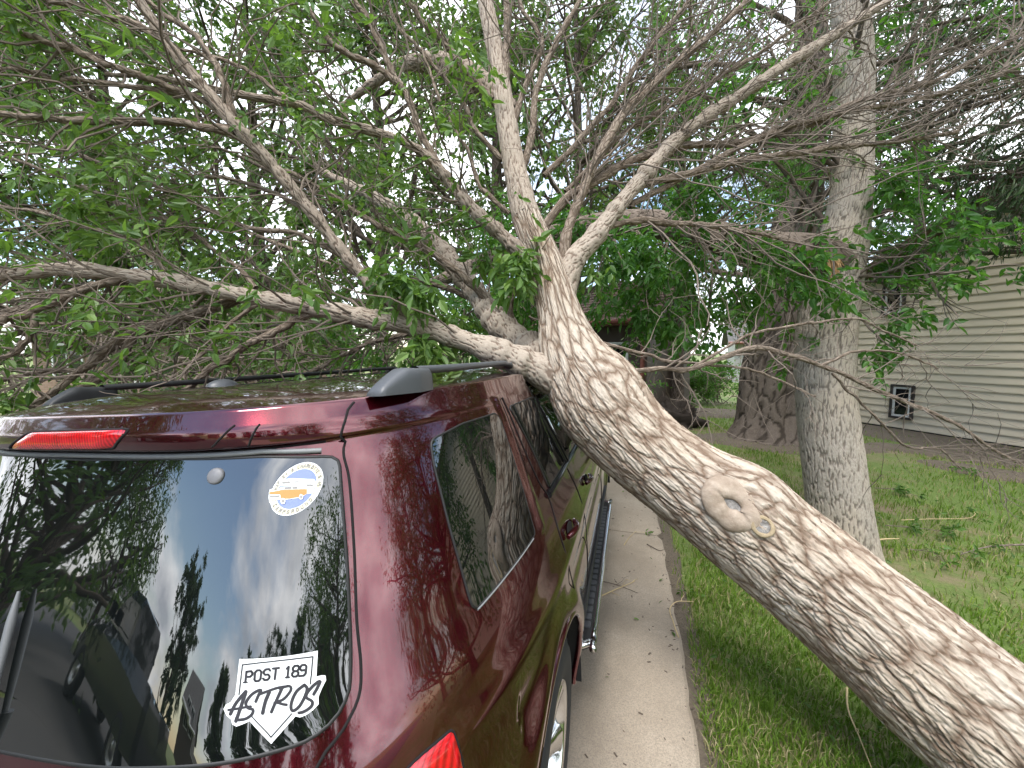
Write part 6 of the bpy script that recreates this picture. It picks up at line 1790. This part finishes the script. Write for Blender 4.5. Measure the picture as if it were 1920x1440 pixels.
for c_, r_ in (((850, 640), 36), ((1062, 590), 32)):
    a_ = np.linspace(0, 2 * math.pi, 20, endpoint=False)
    d2.poly(Z4(np.c_[c_[0] + np.cos(a_) * r_ * .8, c_[1] + np.sin(a_) * r_]), M_VINYLW, 0.0078); d2.poly(Z4(np.c_[c_[0] + np.cos(a_) * r_ * .45, c_[1] + np.sin(a_) * r_ * .6]), M_GREYP, 0.0081)
def arc_text(txt, a0, a1, r, h, flip):
    for i_, ch in enumerate(txt):
        t_ = a0 + (a1 - a0) * i_ / (len(txt) - 1)
        c = np.array([math.cos(t_), math.sin(t_)]); up = c * (-1 if flip else 1); rt = np.array([up[1], -up[0]])
        for sub in FONT[ch]:
            q = np.array(sub, float); L = (c * r)[None] + rt * ((q[:, :1] - 2) / 6 * h * .85) + up * ((q[:, 1:] - 3) / 6 * h)
            W = C4 + L[:, :1] * U4 + L[:, 1:] * V4
            for a_, b_ in zip(W[:-1], W[1:]): d2.stroke(Z4(np.array([a_, b_])), 1.5, M_GREYP, 0.0060)
arc_text("HARLEY & CHARLOTTE'S", rad(166), rad(18), 0.865, 0.115, False)
arc_text('CAMPGROUND', rad(212), rad(318), 0.865, 0.13, True)
arc_text('45', rad(3), rad(-4), 0.865, 0.11, False)
d2.build('round_sticker', 'round cream and blue campground sticker with an orange camper truck', rwin)

# ================================================================== pickup behind the viewer, seen in the rear window
M_TRUCK = mat('black_truck_paint', (0.012, 0.014, 0.018), 0.15, Coat_Weight=1.0, Coat_Roughness=0.03)
def pickup(loc, rz):
    t = empty('pickup_truck', loc, rz, 'black pickup truck mirrored at the lower left of the rear window', 'pickup')
    def loft(secs, name, m, parent=t, smooth=False):
        """secs: list of (x, half width bottom, half width top, z0, z1)"""
        V = []
        for x, wb, wt, z0, z1 in secs:
            V += [(x, -wb, z0), (x, wb, z0), (x, wb, z0 + (z1 - z0) * .75), (x, wt, z1), (x, -wt, z1), (x, -wb, z0 + (z1 - z0) * .75)]
        n = len(secs); F = [(k * 6 + a, k * 6 + (a + 1) % 6, (k + 1) * 6 + (a + 1) % 6, (k + 1) * 6 + a) for k in range(n - 1) for a in range(6)]
        return obj(name, npmesh(name, V, [np.array(F), np.array([[5, 4, 3, 2, 1, 0], [(n - 1) * 6 + a for a in range(6)]])], m, smooth), parent)
    loft([(-2.9, .92, .88, .55, 1.25), (-2.7, .98, .94, .50, 1.28), (-0.75, .99, .95, .50, 1.28)], 'bed', M_TRUCK)
    loft([(-0.74, .99, .95, .48, 1.28), (1.15, .99, .93, .48, 1.27), (1.2, .99, .92, .48, 1.24)], 'door_panel', M_TRUCK)
    loft([(1.21, .99, .90, .52, 1.24), (2.1, .98, .86, .52, 1.17), (2.55, .94, .80, .52, 1.10), (2.75, .86, .70, .55, 1.02)], 'hood', M_TRUCK)
    loft([(-0.72, .90, .70, 1.281, 1.92), (-0.55, .91, .72, 1.281, 1.95), (0.35, .91, .72, 1.281, 1.94), (0.55, .91, .66, 1.281, 1.86), (1.2, .91, .84, 1.281, 1.33)], 'cab', M_TRUCK)
    mb = MB(); mb.add([(0.60, -.62, 1.86), (0.60, .62, 1.86), (1.19, .80, 1.36), (1.19, -.80, 1.36)], [(0, 1, 2, 3)]); mb.V[0] += np.array([.015, 0, .012]); mb.build('windscreen', M_GLASS, t)
    for s in (-1, 1):
        for x0, x1 in ((-0.55, -0.02), (0.04, 0.75)):
            V = [(x0, s * .915, 1.33), (x1 + (.25 if x0 > 0 else 0), s * .915, 1.33), (x1 - (.12 if x0 > 0 else 0), s * .80, 1.80), (x0, s * .80, 1.80)]
            mb = MB(); mb.add(V, [(0, 1, 2, 3)]); mb.build('side_window', M_GLASS, t)
        mb = MB(); mb.box((2.50, s * .62 - .2, .86), (2.78, s * .62 + .2, 1.04)); mb.build('headlight', MATS['clear_lens'], t)
        m_ = empty('door_mirror', (0.95, s * 1.1, 1.42)); m_.parent = t
        mb = MB(); mb.prism(round_poly([(-.11, -.14), (.11, -.14), (.11, .14), (-.11, .14)], .05), -.05, .05, Matrix.Rotation(rad(90), 4, 'Y')); mb.build('mirror_housing', M_BLACKGLOSS, m_)
        mb = MB(); mb.box((-.03, min(0, -s * .22), -.06), (.03, max(0, -s * .22), -.02)); mb.build('mirror_arm', M_BLACKGLOSS, m_)
        for x in (-1.75, 1.95):
            w = empty('wheel', (x, s * .86, .40)); w.parent = t; w.rotation_euler = (rad(-90) * s, 0, 0)
            mb = MB(); mb.lathe([(.24, -.12), (.36, -.13), (.395, -.09), (.40, 0), (.395, .09), (.36, .13), (.24, .12)], 40); mb.build('tyre', M_TYRE, w, True)
            mb = MB(); mb.lathe([(0, .08), (.07, .09), (.09, .06), (.21, .07), (.235, .115), (.24, .10)], 32); mb.build('rim', M_SILVER, w, True)
    mb = MB(); mb.box((2.62, -.60, .74), (2.80, .60, 1.04)); mb.build('grille', M_BLACKGLOSS, t)
    mb = MB(); mb.box((2.60, -.95, .48), (2.92, .95, .70)); mb.build('bumper', M_CHROME, t)
pickup((-6.6, -5.9, 0.002), rad(190))

# ================================================================== small debris
M_PALE = mat('peeled_twig', (0.52, 0.40, 0.22), .8)
def twig_on(ptsz, w, name, label, m, group, seed, leaves=0, side=3):
    P = np.array([ground_at(px, py, z) for px, py, z in ptsz])
    root_loc = (P[0][0], P[0][1], 0)
    rng = np.random.default_rng(seed)
    ax = catmull(np.c_[P, np.linspace(w, w * .4, len(P))], .02)
    ax[:, 2] += .006 * (fbm(np.arange(len(ax)) * .3, np.zeros(len(ax)), seed) - .3)
    o = empty(name, root_loc, 0, label, 'twig', group)
    wchild(o, 'stem', stem_mesh(ax, 'stem', m, 7))
    if side:
        p, t = pick(ax[None, :, :3], rng, side, .2, .95)
        Q, R = grow(p, t, rng.uniform(.05, .16, side), np.full(side, w * .5), rng, 6, (30, 60), .2)
        Q[..., 2] = np.clip(Q[..., 2], ax[:, 2].min(), .09)
        for k in range(side): wchild(o, 'side_shoot', npmesh('side_shoot', *batch_tubes(Q[k:k + 1], R[k:k + 1], 5), m, True))
        if leaves:
            q, tq = pick(Q, rng, leaves, .4, 1.0); acc = Acc(); acc.add(*sprays(q + np.array([0, 0, .015]), tq + rng.normal(0, .3, tq.shape) + np.array([0, 0, .2]), rng, .05, 1, .5, .1))
            wchild(o, 'leaves', acc.mesh('leaves', M_LEAF, rng), kind='stuff')
GT = 'broken twigs on the ground'
twig_on([(1125, 1118, .03), (1155, 1105, .035), (1190, 1090, .03)], .0055, 'broken_twig', 'forked brown twig lying across the concrete walk beside the running board', M_PALE, GT, 1, 0, 3)
twig_on([(1130, 1090, .03), (1160, 1098, .03), (1196, 1112, .03)], .004, 'broken_twig', 'dark twig crossing the forked one on the concrete walk', M_TWIG, GT, 2, 0, 2)
twig_on([(1213, 1020, .03), (1235, 1032, .03), (1246, 1030, .03)], .005, 'broken_twig', 'short dark stick at the edge of the walk', M_TWIG, GT, 3, 0, 1)
twig_on([(1170, 1022, .03), (1180, 1008, .03), (1192, 996, .03)], .004, 'broken_twig', 'green-tipped twig on the far joint of the walk', M_PALE, GT, 4, 2, 1)
twig_on([(1272, 1195, .05), (1262, 1165, .06), (1256, 1142, .06), (1270, 1128, .06), (1300, 1128, .05)], .0045, 'broken_twig', 'curled pale twig on the grass edge by the walk', M_PALE, GT, 5, 4, 1)
twig_on([(1588, 1290, .07), (1590, 1330, .07), (1610, 1380, .07), (1634, 1440, .07)], .0055, 'broken_twig', 'long pale peeled twig on the grass in front of the trunk', M_PALE, GT, 6, 0, 1)
twig_on([(1632, 1013, .07), (1660, 1011, .07), (1686, 1010, .07)], .009, 'broken_twig', 'straight pale stick at the foot of the standing tree', M_PALE, GT, 7, 0, 0)
twig_on([(1960, 1020, .08), (1880, 1023, .08), (1840, 1028, .08), (1800, 1040, .07)], .010, 'broken_twig', 'grey crooked branch at the right edge of the lawn', M_TWIG, GT, 8, 16, 5)
twig_on([(1690, 975, .07), (1760, 973, .07), (1815, 972, .07), (1832, 960, .08)], .004, 'broken_twig', 'thin bent straw-coloured twig on the lawn', M_PALE, GT, 9, 8, 3)
twig_on([(1700, 1030, .06), (1745, 1035, .06), (1770, 1052, .06)], .004, 'broken_twig', 'thin brown twig near the foot of the standing tree', M_TWIG, GT, 10, 10, 4)
twig_on([(1780, 870, .07), (1830, 890, .07), (1860, 900, .07)], .005, 'broken_twig', 'leafy twig on the bare patch of lawn', M_TWIG, GT, 11, 22, 5)
twig_on([(1640, 915, .06), (1680, 918, .06), (1720, 930, .06)], .005, 'broken_twig', 'leafy twig beside the standing tree at mid lawn', M_TWIG, GT, 12, 34, 6)
twig_on([(1660, 985, .06), (1720, 990, .06), (1790, 1000, .06)], .005, 'broken_twig', 'wide leafy twig on the middle of the lawn', M_TWIG, GT, 13, 40, 7)
# loose leaves and bark crumbs
rng = np.random.default_rng(88)
P = []
for _ in range(420):
    if rng.random() < .95:
        g = ground_at(rng.uniform(1300, 1920), 850 + 560 * rng.random() ** 1.6); z = .05
        if g[0] < PATH_X1 + .05: continue
    else:
        g = np.array([rng.uniform(-.1, .36), rng.uniform(.9, 9), 0]); z = .026
    P.append((g[0], g[1], z + .01 * rng.random()))
P = np.array(P); D = rng.normal(0, 1, P.shape) * np.array([1, 1, .12])
acc = Acc(); acc.add(*leaf_arrays(P, norm(D), rng.uniform(.018, .055, len(P)), rng, .5, 0.0))
o = obj('fallen_leaves', acc.mesh('fallen_leaves', M_LEAF, rng)); tag(o, 'loose green leaves scattered over the lawn and walk', 'leaves', kind='stuff')
mb = MB()
for _ in range(330):
    if rng.random() < .55: x, y = PATH_X1 + rng.normal(0.0, .035), rng.uniform(.6, 9)
    else: x, y = rng.uniform(-.15, .36), 1 + 8 * rng.random()
    r_ = rng.uniform(.0015, .006); a = rng.uniform(0, 6.28)
    mb.box((-r_ * 1.8, -r_ * .6, 0), (r_ * 1.8, r_ * .6, r_ * .5), Matrix.Translation((x, y, .0235)) @ Matrix.Rotation(a, 4, 'Z'))
tag(mb.build('bark_crumbs', M_BARK_D), 'dark bark crumbs strewn along the walk edge', 'debris', kind='stuff')
